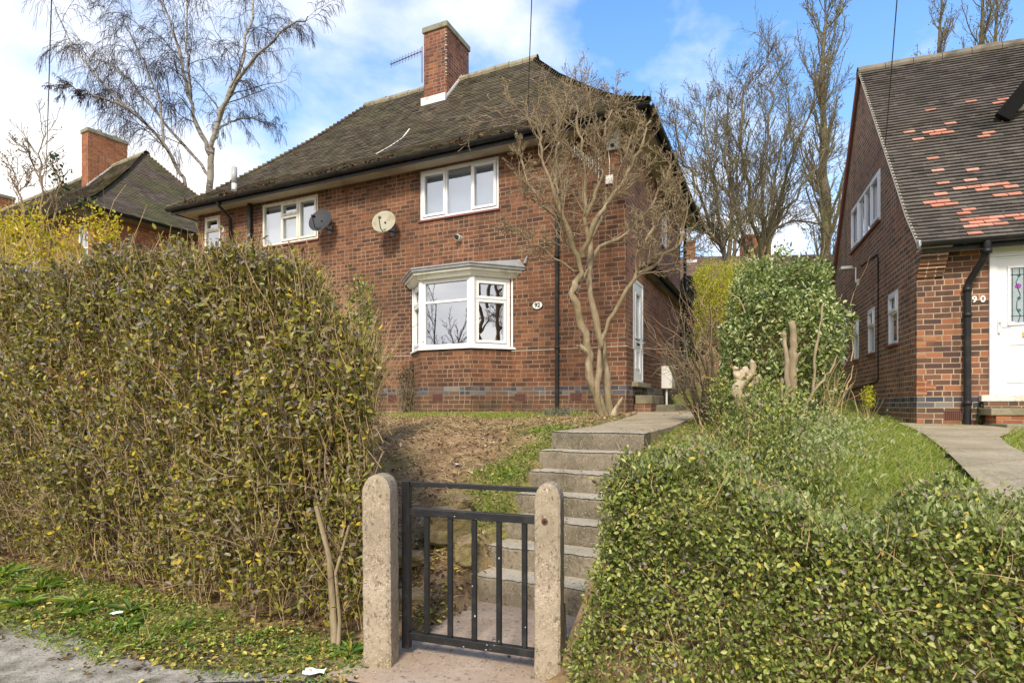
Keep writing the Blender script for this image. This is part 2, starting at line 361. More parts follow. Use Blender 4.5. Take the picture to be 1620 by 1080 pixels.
# ------------------------------------------------------------------ building helpers
def tM(M, pts):
    m = np.array(M); return np.asarray(pts, float) @ m[:3, :3].T + m[:3, 3]
def wall_holes(mb, M, x0, x1, z0, z1, holes, rev=.09, top=None):
    xs = sorted({x0, x1} | {h[0] for h in holes} | {h[1] for h in holes}); zs = sorted({z0, z1} | {h[2] for h in holes} | {h[3] for h in holes})
    for a, b in zip(xs, xs[1:]):
        for c, d in zip(zs, zs[1:]):
            if any(h[0] < (a + b) / 2 < h[1] and h[2] < (c + d) / 2 < h[3] for h in holes): continue
            mb.add(tM(M, [(a,0,c),(b,0,c),(b,0,d),(a,0,d)]), [(0,1,2,3)])
    for (a, b, c, d) in holes:
        for q in ([(a,0,c),(a,rev,c),(a,rev,d),(a,0,d)], [(b,0,c),(b,0,d),(b,rev,d),(b,rev,c)], [(a,0,c),(b,0,c),(b,rev,c),(a,rev,c)], [(a,0,d),(a,rev,d),(b,rev,d),(b,0,d)]):
            mb.add(tM(M, q), [(0,1,2,3)])
def frame_ring(mb, M, x0, x1, z0, z1, w, y0, y1):
    for b in ((x0,x1,y0,y1,z0,z0+w), (x0,x1,y0,y1,z1-w,z1), (x0,x0+w,y0,y1,z0+w,z1-w), (x1-w,x1,y0,y1,z0+w,z1-w)):
        t = MB().box(*b); mb.add(tM(M, t.V[0]), t.Q[0])
def bx(mb, M, *b):
    t = MB().box(*b); mb.add(tM(M, t.V[0]), t.Q[0]); return mb
def window(parent, M, x0, x1, z0, z1, lights, mat='upvc', glass='glass', sill=None, blind=None, y=.02, fw=.05, back=.6, sillout=.03):
    """lights: list of (x0,x1,z0,z1,kind) in fractions; kind: f fixed, c casement"""
    f = MB(); frame_ring(f, M, x0, x1, z0, z1, fw, y, y + .07)
    panes = []; cas = []
    Wd, Hh = x1 - x0 - fw * 2, z1 - z0 - fw * 2
    for (a, b, c, d, k) in lights:
        X0, X1, Z0, Z1 = x0 + fw + a * Wd, x0 + fw + b * Wd, z0 + fw + c * Hh, z0 + fw + d * Hh
        if a > 0: bx(f, M, X0 - .022, X0 + .022, y + .004, y + .066, Z0 - .002, Z1 + .002)
        if c > 0: bx(f, M, X0, X1, y + .005, y + .064, Z0 - .02, Z0 + .02)
        g = .02
        if k == 'c': cas.append((X0 + .008, X1 - .008, Z0 + .008, Z1 - .008)); g = .05
        panes.append((X0 + g, X1 - g, Z0 + g, Z1 - g))
    fo = f.build('window', MAT[mat], parent, bevel=.004)
    for (a, b, c, d) in cas:
        m = MB(); frame_ring(m, M, a, b, c, d, .045, y - .018, y + .03); m.build('casement', MAT[mat], fo, bevel=.004)
    for (a, b, c, d) in panes:
        m = MB(); m.add(tM(M, [(a-.01,y+.035,c-.01),(b+.01,y+.035,c-.01),(b+.01,y+.035,d+.01),(a-.01,y+.035,d+.01)]), [(0,1,2,3)]); m.build('pane', MAT[glass], fo)
    if sill:
        bx(MB(), M, x0 - .03, x1 + .03, -sillout, .06, z0 - .035, z0 - .001).build('sill', MAT[sill], fo, bevel=.004)
    if blind:
        m = MB(); n = int((z1 - z0 - .1) / .05)
        if blind == 'curtain':
            N = 60; xs = np.linspace(x0 + .05, x1 - .05, N); ys = y + .16 + .015 * np.sin(np.arange(N) * 1.3)
            v = np.concatenate([np.stack([xs, ys, np.full(N, z0 + .03)], 1), np.stack([xs, ys, np.full(N, z1 - .03)], 1)])
            m.add(tM(M, v), [(i, i + 1, i + 1 + N, i + N) for i in range(N - 1)])
        else:
            m.add(tM(M, [(x0+.04,y+.14,z0+.03),(x1-.04,y+.14,z0+.03),(x1-.04,y+.14,z1-.03),(x0+.04,y+.14,z1-.03)]), [(0,1,2,3)])
        m.build('blind', MAT['blind'], fo)
    return fo
THREE = [(0,.33,0,1,'c'), (.33,.68,0,1,'f'), (.68,1,0,1,'c')]

def tile_rows(mb, L, R, rng_, tw=.165, lift=.016, jit=.004, skip=None):
    """L, R: per-course left and right edge points from the eaves up; overlapping tiles, each its own little slab"""
    L = np.asarray(L, float); R = np.asarray(R, float); vs = []; qs = []; k = 0
    for i in range(len(L) - 1):
        l0, r0, l1, r1 = L[i], R[i], L[i + 1], R[i + 1]
        ln = np.linalg.norm(r0 - l0)
        if ln < .03: continue
        ux = (r0 - l0) / ln
        up = l1 - l0; up = up - ux * np.dot(up, ux)
        nrm = np.cross(ux, up); nrm /= max(np.linalg.norm(nrm), 1e-9)
        if nrm[2] < 0: nrm = -nrm
        off = (i % 2) * .5 * tw
        a1 = np.dot(l1 - l0, ux); b1 = np.dot(r1 - l0, ux)      # upper extent along ux
        c = -off + min(0, a1)
        over = up * .12
        while c < max(ln, b1):
            e = c + tw - .0015
            lo0, lo1 = max(c, 0), min(e, ln); hi0, hi1 = max(c, a1), min(e, b1)
            if lo1 > lo0 + .004 or hi1 > hi0 + .004:
                lo0, lo1 = min(lo0, ln), max(lo1, 0); hi0, hi1 = min(hi0, b1), max(hi1, a1)
                j = rng_.normal() * jit * .7; j2 = rng_.normal() * jit * .3
                p = [l0 + ux * lo0 + nrm * (lift + j), l0 + ux * lo1 + nrm * (lift + j + j2), l0 + up + ux * hi1 + over + nrm * .001, l0 + up + ux * hi0 + over + nrm * .001]
                dn = up / max(np.linalg.norm(up), 1e-9) * (rng_.normal() * .0025)
                p[0] = p[0] + dn; p[1] = p[1] + dn
                q = [p[0] - nrm * (lift + .004), p[1] - nrm * (lift + .004)]
                vs += p + q; qs += [(k, k + 1, k + 2, k + 3), (k + 4, k + 5, k + 1, k)]; k += 6
            c += tw
    if vs: mb.add(np.array(vs), np.array(qs))
    return mb
PROF = [(0, 0), (.618, .45), (1.389, 1.19), (2.284, 2.11), (3.218, 3.2)]
def pz(a): return float(np.interp(a, [p[0] for p in PROF], [p[1] for p in PROF]))
def a_steps(A, g=.1):
    out = [0.]; 
    while out[-1] < A - .02:
        a = out[-1]; s = (pz(a + .02) - pz(a)) / .02 if a < A - .05 else 1
        out.append(min(A, a + g / math.sqrt(1 + s * s)))
    return out
def hip_roof(parent, x0, x1, y0, y1, ze, mat, rs):
    """hipped roof with sprocketed eaves; x0 left, x1 right, y0 front"""
    A = (y1 - y0) / 2; S = a_steps(A); mb = MB(); k = 3.218 / A
    zz = lambda a: ze + pz(a * k) / k
    tile_rows(mb, [(x0 + a, y0 + a, zz(a)) for a in S], [(x1 - a, y0 + a, zz(a)) for a in S], rs)
    tile_rows(mb, [(x1 - a, y0 + a, zz(a)) for a in S], [(x1 - a, y1 - a, zz(a)) for a in S], rs)
    tile_rows(mb, [(x1 - a, y1 - a, zz(a)) for a in S[::2]], [(x0 + a, y1 - a, zz(a)) for a in S[::2]], rs, tw=.33)
    tile_rows(mb, [(x0 + a, y1 - a, zz(a)) for a in S], [(x0 + a, y0 + a, zz(a)) for a in S], rs, tw=.33)
    roof = mb.build('roof', MAT[mat], parent)
    u = MB()
    for i in range(0, len(S) - 1):
        pass
    SS = [0, .3, .7, 1.4, 2.3, A]; ring = []
    for a in SS: ring.append([(x0 + a, y0 + a, zz(a) - .03), (x1 - a, y0 + a, zz(a) - .03), (x1 - a, y1 - a, zz(a) - .03), (x0 + a, y1 - a, zz(a) - .03)])
    for r0, r1 in zip(ring, ring[1:]):
        for i in range(4):
            j = (i + 1) % 4
            u.quad(r0[i], r0[j], r1[j], r1[i])
    u.build('roof_boards', MAT['soffit_d'], roof)
    rd = MB(); n = int((x1 - x0 - 2 * A) / .32); xs = np.linspace(x0 + A - .12, x1 - A + .12, n + 1)
    for a, b in zip(xs, xs[1:]):
        dz = rs.normal() * .006; zr = zz(A)
        rd.tube([(a + .004, y0 + A, zr - .03 + dz), (b - .004, y0 + A, zr - .03 + dz + rs.normal() * .004)], .105, 10)
    rd.build('ridge_tiles', MAT['ridge'], roof)
    for (sx, sy) in ((1, 0), (0, 0), (1, 1), (0, 1)):
        hp = MB()
        pts = [((x1 - a) if sx else (x0 + a), (y1 - a) if sy else (y0 + a), zz(a) + .0) for a in S]
        for p, q in zip(pts, pts[1:]):
            p = np.array(p); q = np.array(q)
            hp.tube([p + (0, 0, .022), q + (q - p) * .3], [.06, .03], 6)
        hp.build('hip_tiles', MAT[mat], roof)
    return roof, zz
def gutter(parent, pts, name='gutter', r=.055):
    g = MB(); N = 7; pts = np.array(pts, float)
    for p, q in zip(pts, pts[1:]):
        d = (q - p) / np.linalg.norm(q - p); o = np.cross(d, (0, 0, 1.))
        for rr in (r, r - .006):
            v = []
            for e in (p, q):
                for i in range(N):
                    an = PI * i / (N - 1); v.append(e + o * rr * math.cos(an) - np.array((0, 0, 1)) * rr * math.sin(an))
            g.add(v, [(i, i + 1, i + 1 + N, i + N) for i in range(N - 1)])
        L = np.linalg.norm(q - p); n = max(1, int(L / .9))
        for i in range(n):
            c = p + d * (L * (i + .5) / n); v = []
            for e in (c - d * .025, c + d * .025):
                for j in range(N):
                    an = PI * j / (N - 1); v.append(e + o * (r + .008) * math.cos(an) - np.array((0, 0, 1)) * (r + .008) * math.sin(an))
            g.add(v, [(i2, i2 + 1, i2 + 1 + N, i2 + N) for i2 in range(N - 1)])
    return g.build(name, MAT['blackp'], parent, smooth=True)
def pipe(parent, pts, r=.034, name='downpipe', mat='blackp', collars=()):
    m = MB(); m.tube(pts, r, 12)
    for c in collars: m.cyl((c[0], c[1], c[2] - .03), (c[0], c[1], c[2] + .03), r + .01, 12)
    return m.build(name, MAT[mat], parent, smooth=True)
def air_brick(parent, M, x, z, w=.21, h=.14):
    m = MB(); bx(m, M, x - w/2, x + w/2, -.004, .02, z - h/2, z + h/2); o = m.build('air_brick', MAT['vent'], parent)
    d = MB()
    for i in range(8):
        for j in range(5):
            a, b = x - w/2 + .012 + i * (w - .02) / 8, z - h/2 + .012 + j * (h - .02) / 5
            bx(d, M, a, a + .014, -.0065, -.003, b, b + .015)
    d.build('vent_holes', MAT['dark'], o)
def chimney(parent, x0, x1, y0, y1, z0, z1, mat, capmat='capst'):
    c = MB(); c.box(x0, x1, y0, y1, z0, z1); o = c.build('chimney', MAT[mat], parent)
    k = MB(); k.box(x0-.035, x1+.035, y0-.035, y1+.035, z1, z1+.13); k.box(x0+.04, x1-.04, y0+.04, y1-.04, z1+.13, z1+.16)
    k.build('cap', MAT[capmat], o, bevel=.015)
    return o

# ------------------------------------------------------------------ house 92 (semi-detached pair)
HA = empty('semi_detached_house', (1.82, 9.2, 0), -TH, 'large brick house in the middle with white bay window and brown hipped roof', 'house')
WIN = [(-3.93,-2.27,4.89,5.82), (-8.06,-6.45,4.87,5.80), (-9.93,-9.38,4.95,5.78)]
ZB = .7
w = MB(); I4 = Matrix.Identity(4)
bay_open = (-3.95, -2.15, 2.40, 3.60)
wall_holes(w, I4, -10.12, 0, ZB, 5.95, WIN + [bay_open])
w.build('front_wall', MAT['brick'], HA)
w = MB(); MR = rotM('right'); DOOR = (.50, 1.28, 1.80, 3.56); SWIN = (3.1, 3.75, 4.75, 5.65)
wall_holes(w, MR, 0, 5.54, ZB, 5.95, [DOOR, SWIN]); w.build('side_wall', MAT['brick_side'], HA)
w = MB(); wall_holes(w, rotM('left', -10.12), -5.54, 0, ZB, 5.95, []); w.quad((-10.12,5.54,ZB),(0,5.54,ZB),(0,5.54,5.95),(-10.12,5.54,5.95)); w.build('rear_wall', MAT['brick_side'], HA)
w = MB()   # slightly proud brick base with a pale ledge line
wall_holes(w, I4, -10.135, -4.08, ZB, 2.352, [(-8.6, -6.4, 2.2, 2.36)]); 
M0 = rotM('front', 0, -.014, 0)
w = MB(); wall_holes(w, M0, -10.13, -4.08, ZB, 2.35, []); wall_holes(w, M0, -2.01, .014, ZB, 2.35, [])
wall_holes(w, rotM('right', .014), -.014, .49, ZB, 2.35, []); wall_holes(w, rotM('right', .014), 1.29, 5.54, ZB, 2.35, [])
w.build('plinth_wall', MAT['brick'], HA)
l = MB(); l.box(-10.13, -4.08, -.024, .0, 2.35, 2.362); l.box(-2.01, .024, -.024, .0, 2.35, 2.362); l.box(.0, .024, 0, .49, 2.35, 2.362); l.box(0, .024, 1.29, 5.5, 2.35, 2.362)
l.build('ledge_mortar', MAT['soffit'], HA)
# inside floors and partition so the rooms read as rooms
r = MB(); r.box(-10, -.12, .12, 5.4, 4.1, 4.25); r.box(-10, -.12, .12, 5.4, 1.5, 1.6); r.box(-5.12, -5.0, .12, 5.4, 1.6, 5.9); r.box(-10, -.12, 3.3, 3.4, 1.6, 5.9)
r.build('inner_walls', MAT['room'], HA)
window(HA, I4, *WIN[0], THREE, sill='sill', blind='b')
window(HA, I4, *WIN[1], [(0,.34,0,1,'f'), (.34,.67,0,.66,'c'), (.34,.67,.66,1,'c'), (.67,1,0,1,'c')], mat='upvc_old', sill='sill', blind='b')
window(HA, I4, *WIN[2], [(0,1,0,.62,'f'), (0,1,.62,1,'c')], mat='upvc_old', sill='sill')
window(HA, MR, *SWIN, [(0,1,0,1,'c')], sill='sill')
# bay
q = .525; bl, bfl, bfr, br = (-4.085, 0), (-3.56, -q), (-2.535, -q), (-2.01, 0)
fac = [(bl, bfl), (bfl, bfr), (bfr, br)]
bw = MB()
for (p, r_) in fac: bw.add([(p[0],p[1],ZB),(r_[0],r_[1],ZB),(r_[0],r_[1],2.385),(p[0],p[1],2.385)], [(0,1,2,3)])
bayw = bw.build('bay_wall', MAT['brick'], HA)
zs0, zs1 = 2.42, 3.62
for i, (p, r_) in enumerate(fac):
    ang = math.atan2(r_[1] - p[1], r_[0] - p[0]); L = math.hypot(r_[0] - p[0], r_[1] - p[1])
    Mf = rotM('', p[0], p[1], 0, ang)
    li = [(0,1,0,.69,'f'), (0,1,.69,1,'f')] if i == 1 else [(0,1,0,.70,'c'), (0,1,.70,1,'c')]
    window(HA, Mf, .03, L - .03, zs0, zs1, li, glass='glass_r', fw=.06)
    if i == 2: pass
for c in (bl, bfl, bfr, br): MB().cyl((c[0], c[1] + .055, zs0 - .005), (c[0], c[1] + .055, zs1 + .005), .062, 8).build('bay_post', MAT['upvc'], bayw)
def bay_ring(off, z):
    o = off; t = math.tan(PI / 8) * o
    return [(bl[0] - o * 1.414, .0, z), (bfl[0] - t, bfl[1] - o, z), (bfr[0] + t, bfr[1] - o, z), (br[0] + o * 1.414, .0, z)]
def slabring(name, o0, o1, z0, z1, mat, par, bev=.004):
    m = MB(); A, B = bay_ring(o0, z0), bay_ring(o1, z1); A2 = [(a[0], a[1], z0) for a in A]
    n = 4; v = A + [(b[0], b[1], z1) for b in B]
    m.add(v, [(0,1,5,4),(1,2,6,5),(2,3,7,6),(4,5,6,7),(3,2,1,0)]); return m.build(name, MAT[mat], par, bevel=bev)
slabring('bay_sill', .05, .045, 2.385, 2.42, 'upvc', bayw)
slabring('bay_fascia', .05, .11, 3.62, 3.70, 'upvc_old', bayw)
slabring('bay_fascia', .13, .14, 3.70, 3.745, 'upvc_old', bayw)
lr = slabring('lead_roof', .17, .175, 3.745, 3.80, 'lead', bayw, .008)
m = MB(); A = bay_ring(.175, 3.80); B = [(-4.2, -.0, 3.92), (-3.62, -.02, 3.93), (-2.5, -.02, 3.93), (-1.86, -.0, 3.94)]
m.add(A + B, [(0,1,5,4),(1,2,6,5),(2,3,7,6)])
for a, b in zip(A[1:3], B[1:3]): m.tube([a, b], .02, 8)
m.tube([A[0], A[1], A[2], A[3]], .016, 8); m.tube([(-1.75, -.03, 3.86), (-1.7, -.04, 3.98)], [.03, .01], 6)
m.build('lead_flashing', MAT['lead'], lr)
Mb = rotM('front', 0, -q, 0)
air_brick(HA, Mb, -3.2, 1.545); air_brick(HA, rotM('front', 0, -.014, 0), -1.84, 1.55); air_brick(HA, rotM('front', 0, -.014, 0), -.83, 1.55); air_brick(HA, rotM('front', 0, -.014, 0), -4.55, 1.55)
cr = MB(); cr.tube([(-4.12,-.004,3.3),(-4.13,-.006,3.0),(-4.11,-.006,2.7),(-4.14,-.02,2.4)], .004, 5); cr.build('cable', MAT['blackp'], HA)
# roof
rs = np.random.default_rng(3)
roof, zz = hip_roof(HA, -10.57, .45, -.45, 5.99, 5.95, 'tiles', rs)
s = MB(); s.box(-10.5, .38, -.38, -.001, 5.86, 5.88); s.box(.001, .38, .0, 5.9, 5.86, 5.88); s.box(-10.5, -10.13, 0, 5.9, 5.86, 5.88); s.build('soffit', MAT['soffit'], HA)
s = MB(); s.box(-10.5, .38, -.4, -.38, 5.80, 5.955); s.box(.38, .4, -.4, 5.95, 5.80, 5.955); s.box(-10.52, -10.5, -.4, 5.95, 5.84, 5.955); s.build('fascia', MAT['gate'], HA)
gutter(HA, [(-10.56, -.46, 5.92), (.44, -.46, 5.92)], r=.062); gutter(HA, [(.46, -.46, 5.92), (.46, 5.95, 5.92)], r=.062)
deb = MB()   # moss and leaf litter lying along the gutter edge
N = 900; xx = rs.uniform(-10.5, .4, N); xx = xx[sn(np.stack([xx, xx * 0, xx * 0], 1), 3.0) > -.1]; N = len(xx)
deb.leaves(np.stack([xx, -.46 + rs.uniform(-.05, .06, N), 5.95 + rs.uniform(-.01, .05, N)], 1), rs.normal(size=(N, 3)) * (1, 1, .4), rs.normal(size=(N, 3)) + (0, 0, 1), rs.uniform(.03, .09, N), .6)
MAT['debris'] = m_leaf('gutter_debris', [(0, (.12,.05,.025)), (.3, (.2,.09,.04)), (.55, (.06,.04,.025)), (.8, (.1,.1,.04))], .8, .05)
tag(deb.build('gutter_debris', MAT['debris'], HA), kind='stuff')
tag(MB().tube([(-4.9,1.05,7.28),(-4.85,.72,6.93),(-4.95,.45,6.68),(-5.12,.2,6.45)], [.012,.014,.01,.008], 6).tube([(-4.85,.72,6.93),(-4.79,.68,6.95)], [.007,.003], 5).build('fallen_branch', MAT['white'], None), 'long pale bare branch lying on the brown roof tiles below the chimney', 'branch')
bpy.data.objects['fallen_branch'].matrix_world = Matrix.Translation((1.82, 9.2, 0)) @ Matrix.Rotation(-TH, 4, 'Z')
pipe(HA, [(-1.15,-.46,5.9),(-1.15,-.45,5.82),(-1.15,-.2,5.7),(-1.15,-.055,5.6),(-1.15,-.055,5.4),(-1.15,-.06,1.2)], .034, collars=[(-1.15,-.055,5.5),(-1.15,-.057,3.9),(-1.15,-.058,2.38)])
pipe(HA, [(-8.9,-.46,5.9),(-8.9,-.4,5.78),(-8.95,-.08,5.6),(-8.95,-.055,4.0)], .034)
pipe(HA, [(-8.35,-.07,5.84),(-8.35,-.07,3.0)], .05, 'soil_pipe')
fl = MB(); fl.cyl((-8.55,-.3,6.05),(-8.55,-.3,6.25),.055,14); fo = fl.build('flue', MAT['flash'], HA, smooth=True); MB().cyl((-8.55,-.3,6.25),(-8.55,-.3,6.6),.06,14).build('flue_pipe', MAT['greyp'], fo, smooth=True)
# side: pent canopy with gutter, rear pipe, door, steps
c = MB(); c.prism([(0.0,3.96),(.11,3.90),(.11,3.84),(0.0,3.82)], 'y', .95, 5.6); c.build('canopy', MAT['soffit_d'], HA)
gutter(HA, [(.185, .9, 3.91), (.185, 5.65, 3.91)], r=.055)
MB().box(.112,.124,.95,5.6,3.80,3.93).build('canopy_fascia', MAT['blackp'], HA)
pipe(HA, [(.1,5.62,5.85),(.1,5.62,4.15),(.2,5.7,4.1),(.24,5.72,4.05),(.24,5.72,3.7),(.2,5.7,3.65),(.08,5.62,3.6),(.08,5.62,1.0)], .04)
f = MB(); x0, x1, z0, z1 = DOOR; frame_ring(f, MR, x0, x1, z0, z1, .05, -.005, .08); bx(f, MR, x0, x1, .0, .085, z0, z0 + .04)
dr = f.build('door', MAT['upvc'], HA, bevel=.004)
f = MB(); frame_ring(f, MR, x0+.055, x1-.055, z0+.045, z1-.055, .13, .005, .055); bx(f, MR, x0+.18, x1-.18, .015, .05, z0+.17, z0+.62); bx(f, MR, x0+.18, x1-.18, .005, .05, z0+.62, z0+.74); frame_ring(f, MR, x0+.24, x1-.24, z0+.24, z0+.55, .015, .004, .02)
frame_ring(f, MR, x0+.2, x1-.2, z0+.76, z1-.2, .03, -.004, .04); f.build('door_leaf', MAT['upvc'], dr, bevel=.004)
MB().add(tM(MR, [(x0+.2,.03,z0+.76),(x1-.2,.03,z0+.76),(x1-.2,.03,z1-.2),(x0+.2,.03,z1-.2)]), [(0,1,2,3)]).build('pane', MAT['glass'], dr)
f = MB(); bx(f, MR, x1-.15, x1-.11, -.02, .01, z0+.6, z0+.78); f.tube(tM(MR, [(x1-.13,-.02,z0+.72),(x1-.13,-.06,z0+.72),(x1-.25,-.06,z0+.72)]), .01, 8); f.build('handle', MAT['metal_l'], dr)
f = MB(); bx(f, MR, x0+.28, x1-.28, -.006, .01, z0+.65, z0+.69); f.build('letterbox', MAT['metal'], dr)
st = empty('door_steps', tuple(Matrix.Rotation(-TH, 4, 'Z') @ Vector((.2, .9, 1.3)) + Vector((1.82, 9.2, 0))), -TH, 'worn stone steps with a low brick side below the white side door', 'steps')
MB().box(-.205,-.08,-.55,.55,.42,.50).build('step', MAT['stone'], st, bevel=.01)
MB().box(-.16,.12,-.42,.62,.13,.28).build('step', MAT['stone'], st, bevel=.015)
MB().box(-.12,.42,.0,1.35,-.02,.125).build('step', MAT['stone'], st, bevel=.015)
MB().box(-.17,.10,-.43,.6,-.4,.128).build('brick_base', MAT['brick_side'], st)
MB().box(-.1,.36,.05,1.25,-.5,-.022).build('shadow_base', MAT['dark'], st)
bb = MB(); bx(bb, MR, 1.42, 1.5, -.02, 0, 2.85, 2.97); bb.build('doorbell', MAT['blackp'], HA)
for y0_, y1_, z0_, z1_ in ((2.55, 2.78, 2.37, 3.3),):
    m = MB(); bx(m, MR, y0_, y1_, -.006, .004, z0_, z1_); m.build('brick_repair', MAT['brick_orange'], HA)
# chimney: brick stack, stone cap, stepped flashing
ch = chimney(HA, -5.25, -4.64, 2.12, 3.15, 7.0, 10.02, 'brick_chim')
f = MB(); yb = 2.12; zb = zz(yb + .45)
f.box(-5.27, -4.62, yb - .10, yb - .004, zb - .09, zb + .085)
for i in range(9):
    y0_ = yb + i * .075; z_ = zz(min(3.2, y0_ + .45))
    f.prism([(y0_, z_ - .02), (y0_ + .085, z_ + .06), (y0_ + .06, z_ + .17), (y0_ + .012, z_ + .1)], 'x', -4.64, -4.626)
f.build('flashing', MAT['flash'], ch)
chl = MB(); 
for i in range(14):
    zc = 8.9 + i * .075 + rs.normal() * .01; s_ = rs.uniform(.01, .035)
    chl.box(-4.66 + rs.uniform(-.02, .012), -4.636 + s_ * .3, 2.106, 2.14, zc, zc + s_)
chl.build('mortar_patches', MAT['soffit'], ch)
# things fixed to house 92
def on_house(M, name, label, cat, x, y, z, rz=0):
    p = M @ Vector((x, y, z)); return empty(name, tuple(p), M.to_euler().z + rz, label, cat)
MHA = Matrix.Translation((1.82, 9.2, 0)) @ Matrix.Rotation(-TH, 4, 'Z')
def dish(label, x, z, mat, d=.24, az=.35):
    e = on_house(MHA, 'satellite_dish', label, 'satellite dish', x, 0, z)
    e['group'] = 'satellite dishes on the front wall'
    R = Matrix.Translation((0, -.3, 0)) @ Matrix.Rotation(az, 4, 'Z') @ Matrix.Rotation(math.radians(-24), 4, 'X')
    m = MB(R); n = 28; rr = [0, .35, .65, .88, 1.0]; v = [(0, .06, 0)]; 
    for r_ in rr[1:]:
        for i in range(n): an = 2 * PI * i / n; v.append((d * .95 * r_ * math.cos(an), .06 - .06 * r_ * r_, d * 1.08 * r_ * math.sin(an)))
    ts = [(0, 1 + i, 1 + (i + 1) % n) for i in range(n)]; qs = [(1 + k * n + i, 1 + (k + 1) * n + i, 1 + (k + 1) * n + (i + 1) % n, 1 + k * n + (i + 1) % n) for k in range(3) for i in range(n)]
    m.add(v, qs, ts); m.build('reflector', MAT[mat], e, smooth=True, solid=.006)
    a = MB(R); a.tube([(0, .03, -d * .9), (0, -.1, -d * 1.05), (0, -.26, -d * .55)], .009, 8); a.build('feed_arm', MAT['blackp'], e)
    a = MB(R); a.cyl((0, -.27, -d * .52), (0, -.19, -d * .36), .022, 12, .026); a.build('receiver', MAT['dish' if mat == 'dish' else 'blackp'], e, smooth=True)
    a = MB(); a.tube([(0, 0, -.12), (0, -.12, -.14), (0, -.2, -.08), (0, -.26, 0)], .017, 8); a.box(-.06, .06, -.012, 0, -.2, -.05); a.build('wall_bracket', MAT['metal'], e)
dish('cream satellite dish with rust spots left of the upper right window', -4.54, 4.88, 'dish', .235)
dish('dark grey satellite dish beside the left upstairs window', -6.11, 5.12, 'dish_d', .25, .25)
e = on_house(MHA, 'house_number_sign', 'oval cream house number sign reading 92', 'house sign', -1.52, -.0, 3.12)
m = MB(); n = 28; m.add([(.088 * math.cos(2*PI*i/n), y_, .062 * math.sin(2*PI*i/n)) for y_ in (-.022, -.001) for i in range(n)], [(i, (i+1)%n, (i+1)%n+n, i+n) for i in range(n)], [(0, i, i+1) for i in range(1, n-1)]); m.build('plaque', MAT['white'], e)
m = MB(); m.tube([(.092 * math.cos(2*PI*i/n), -.018, .066 * math.sin(2*PI*i/n)) for i in range(n + 1)], .006, 6); m.build('rim', MAT['rust'], e)
text_mesh('numerals', '92', .105, MAT['gate'], e, Matrix.Translation((0, -.026, 0)), .003)
e = on_house(MHA, 'wall_vent', 'round white boiler vent in the brick wall above the bay window', 'vent', -3.06, 0, 4.45)
MB().cyl((0, -.1, 0), (0, .0, 0), .058, 20).build('vent_ring', MAT['whited'], e, smooth=False)
MB().cyl((0, -.13, 0), (0, -.05, 0), .04, 20).build('vent_pipe', MAT['dark'], e, smooth=False)
e = on_house(MHA, 'alarm_box', 'white burglar alarm box with faded red emblem under the eaves', 'alarm box', -.2, 0, 5.52)
MB().prism([(0,0),(-.05,0),(-.09,.1),(-.09,.33),(0,.33)], 'x', -.12, .12).build('case', MAT['white'], e, bevel=.008)
MB().tube([(.07*math.cos(a_)*.7, -.092, .24+.07*math.sin(a_)) for a_ in np.linspace(.6, 5.4, 12)], .012, 5).build('emblem', MAT['red'], e)
MB().cyl((0, -.09, .06), (0, -.06, .05), .03, 12).build('lamp', MAT['dish_d'], e)
e = on_house(MHA, 'junction_box', 'small white junction box on the wall below the alarm box', 'box', -.26, 0, 5.05)
MB().box(-.06,.06,-.05,0,-.07,.07).build('case', MAT['white'], e, bevel=.006); MB().tube([(0,-.02,.07),(.0,-.02,.3),(-.02,-.015,.47)], .006, 5).build('cable', MAT['white'], e)
e = on_house(MHA, 'wall_aerial', 'small silver television aerial on the front wall behind the bare tree', 'aerial', -.42, 0, 5.2)
a = MB(); b0 = np.array((.0, -.25, -.02)); b1 = np.array((-.30, -.42, .26)); a.tube([(0.02, 0, .0), (0.02, -.25, -.02)], .012, 8); a.tube([b0, b1], .009, 8); a.build('boom', MAT['metal'], e)
a = MB()
for i in range(13):
    p = b0 + (b1 - b0) * i / 12; h_ = .095 - .003 * i; a.tube([p - (0, 0, h_), p + (0, 0, h_)], .005, 5)
a.tube([b0 + (.04,.02,-.16), b0 + (.04,.02,.16)], .006, 5); a.tube([b0 + (.1,.02,-.16), b0 + (.1,.02,.16)], .006, 5); a.build('elements', MAT['metal_l'], e)
e = on_house(MHA, 'roof_aerial', 'television aerial with short rods fixed to the chimney of the middle house', 'aerial', -5.29, 2.12, 9.0)
a = MB(); a.tube([(0,-.02,-.1),(0,-.02,.72)], .014, 8); a.build('mast', MAT['metal'], e)
a = MB(); b0 = np.array((0, -.02, .62)); b1 = np.array((-.92, -.0, .55)); a.tube([b0, b1], .01, 8); a.build('boom', MAT['metal'], e)
a = MB()
for i in range(11):
    p = b0 + (b1 - b0) * (i + .6) / 11; a.tube([p - (0, .0, .085), p + (0, .0, .085)], .006, 5); a.tube([p - (0, .08, 0), p + (0, .08, 0)], .004, 4)
a.build('elements', MAT['metal'], e)
e = on_house(MHA, 'meter_box', 'white gas meter box on a pipe on the shaded side wall', 'meter box', .0, 3.2, 1.76)
MB().box(0, .22, -.22, .22, .0, .47).build('case', MAT['white'], e, bevel=.015); MB().box(.22, .226, -.19, .19, .03, .44).build('lid', MAT['whited'], e, bevel=.003); MB().cyl((.1, -.12, -.5), (.1, -.12, .0), .022, 10).build('pipe', MAT['white'], e)

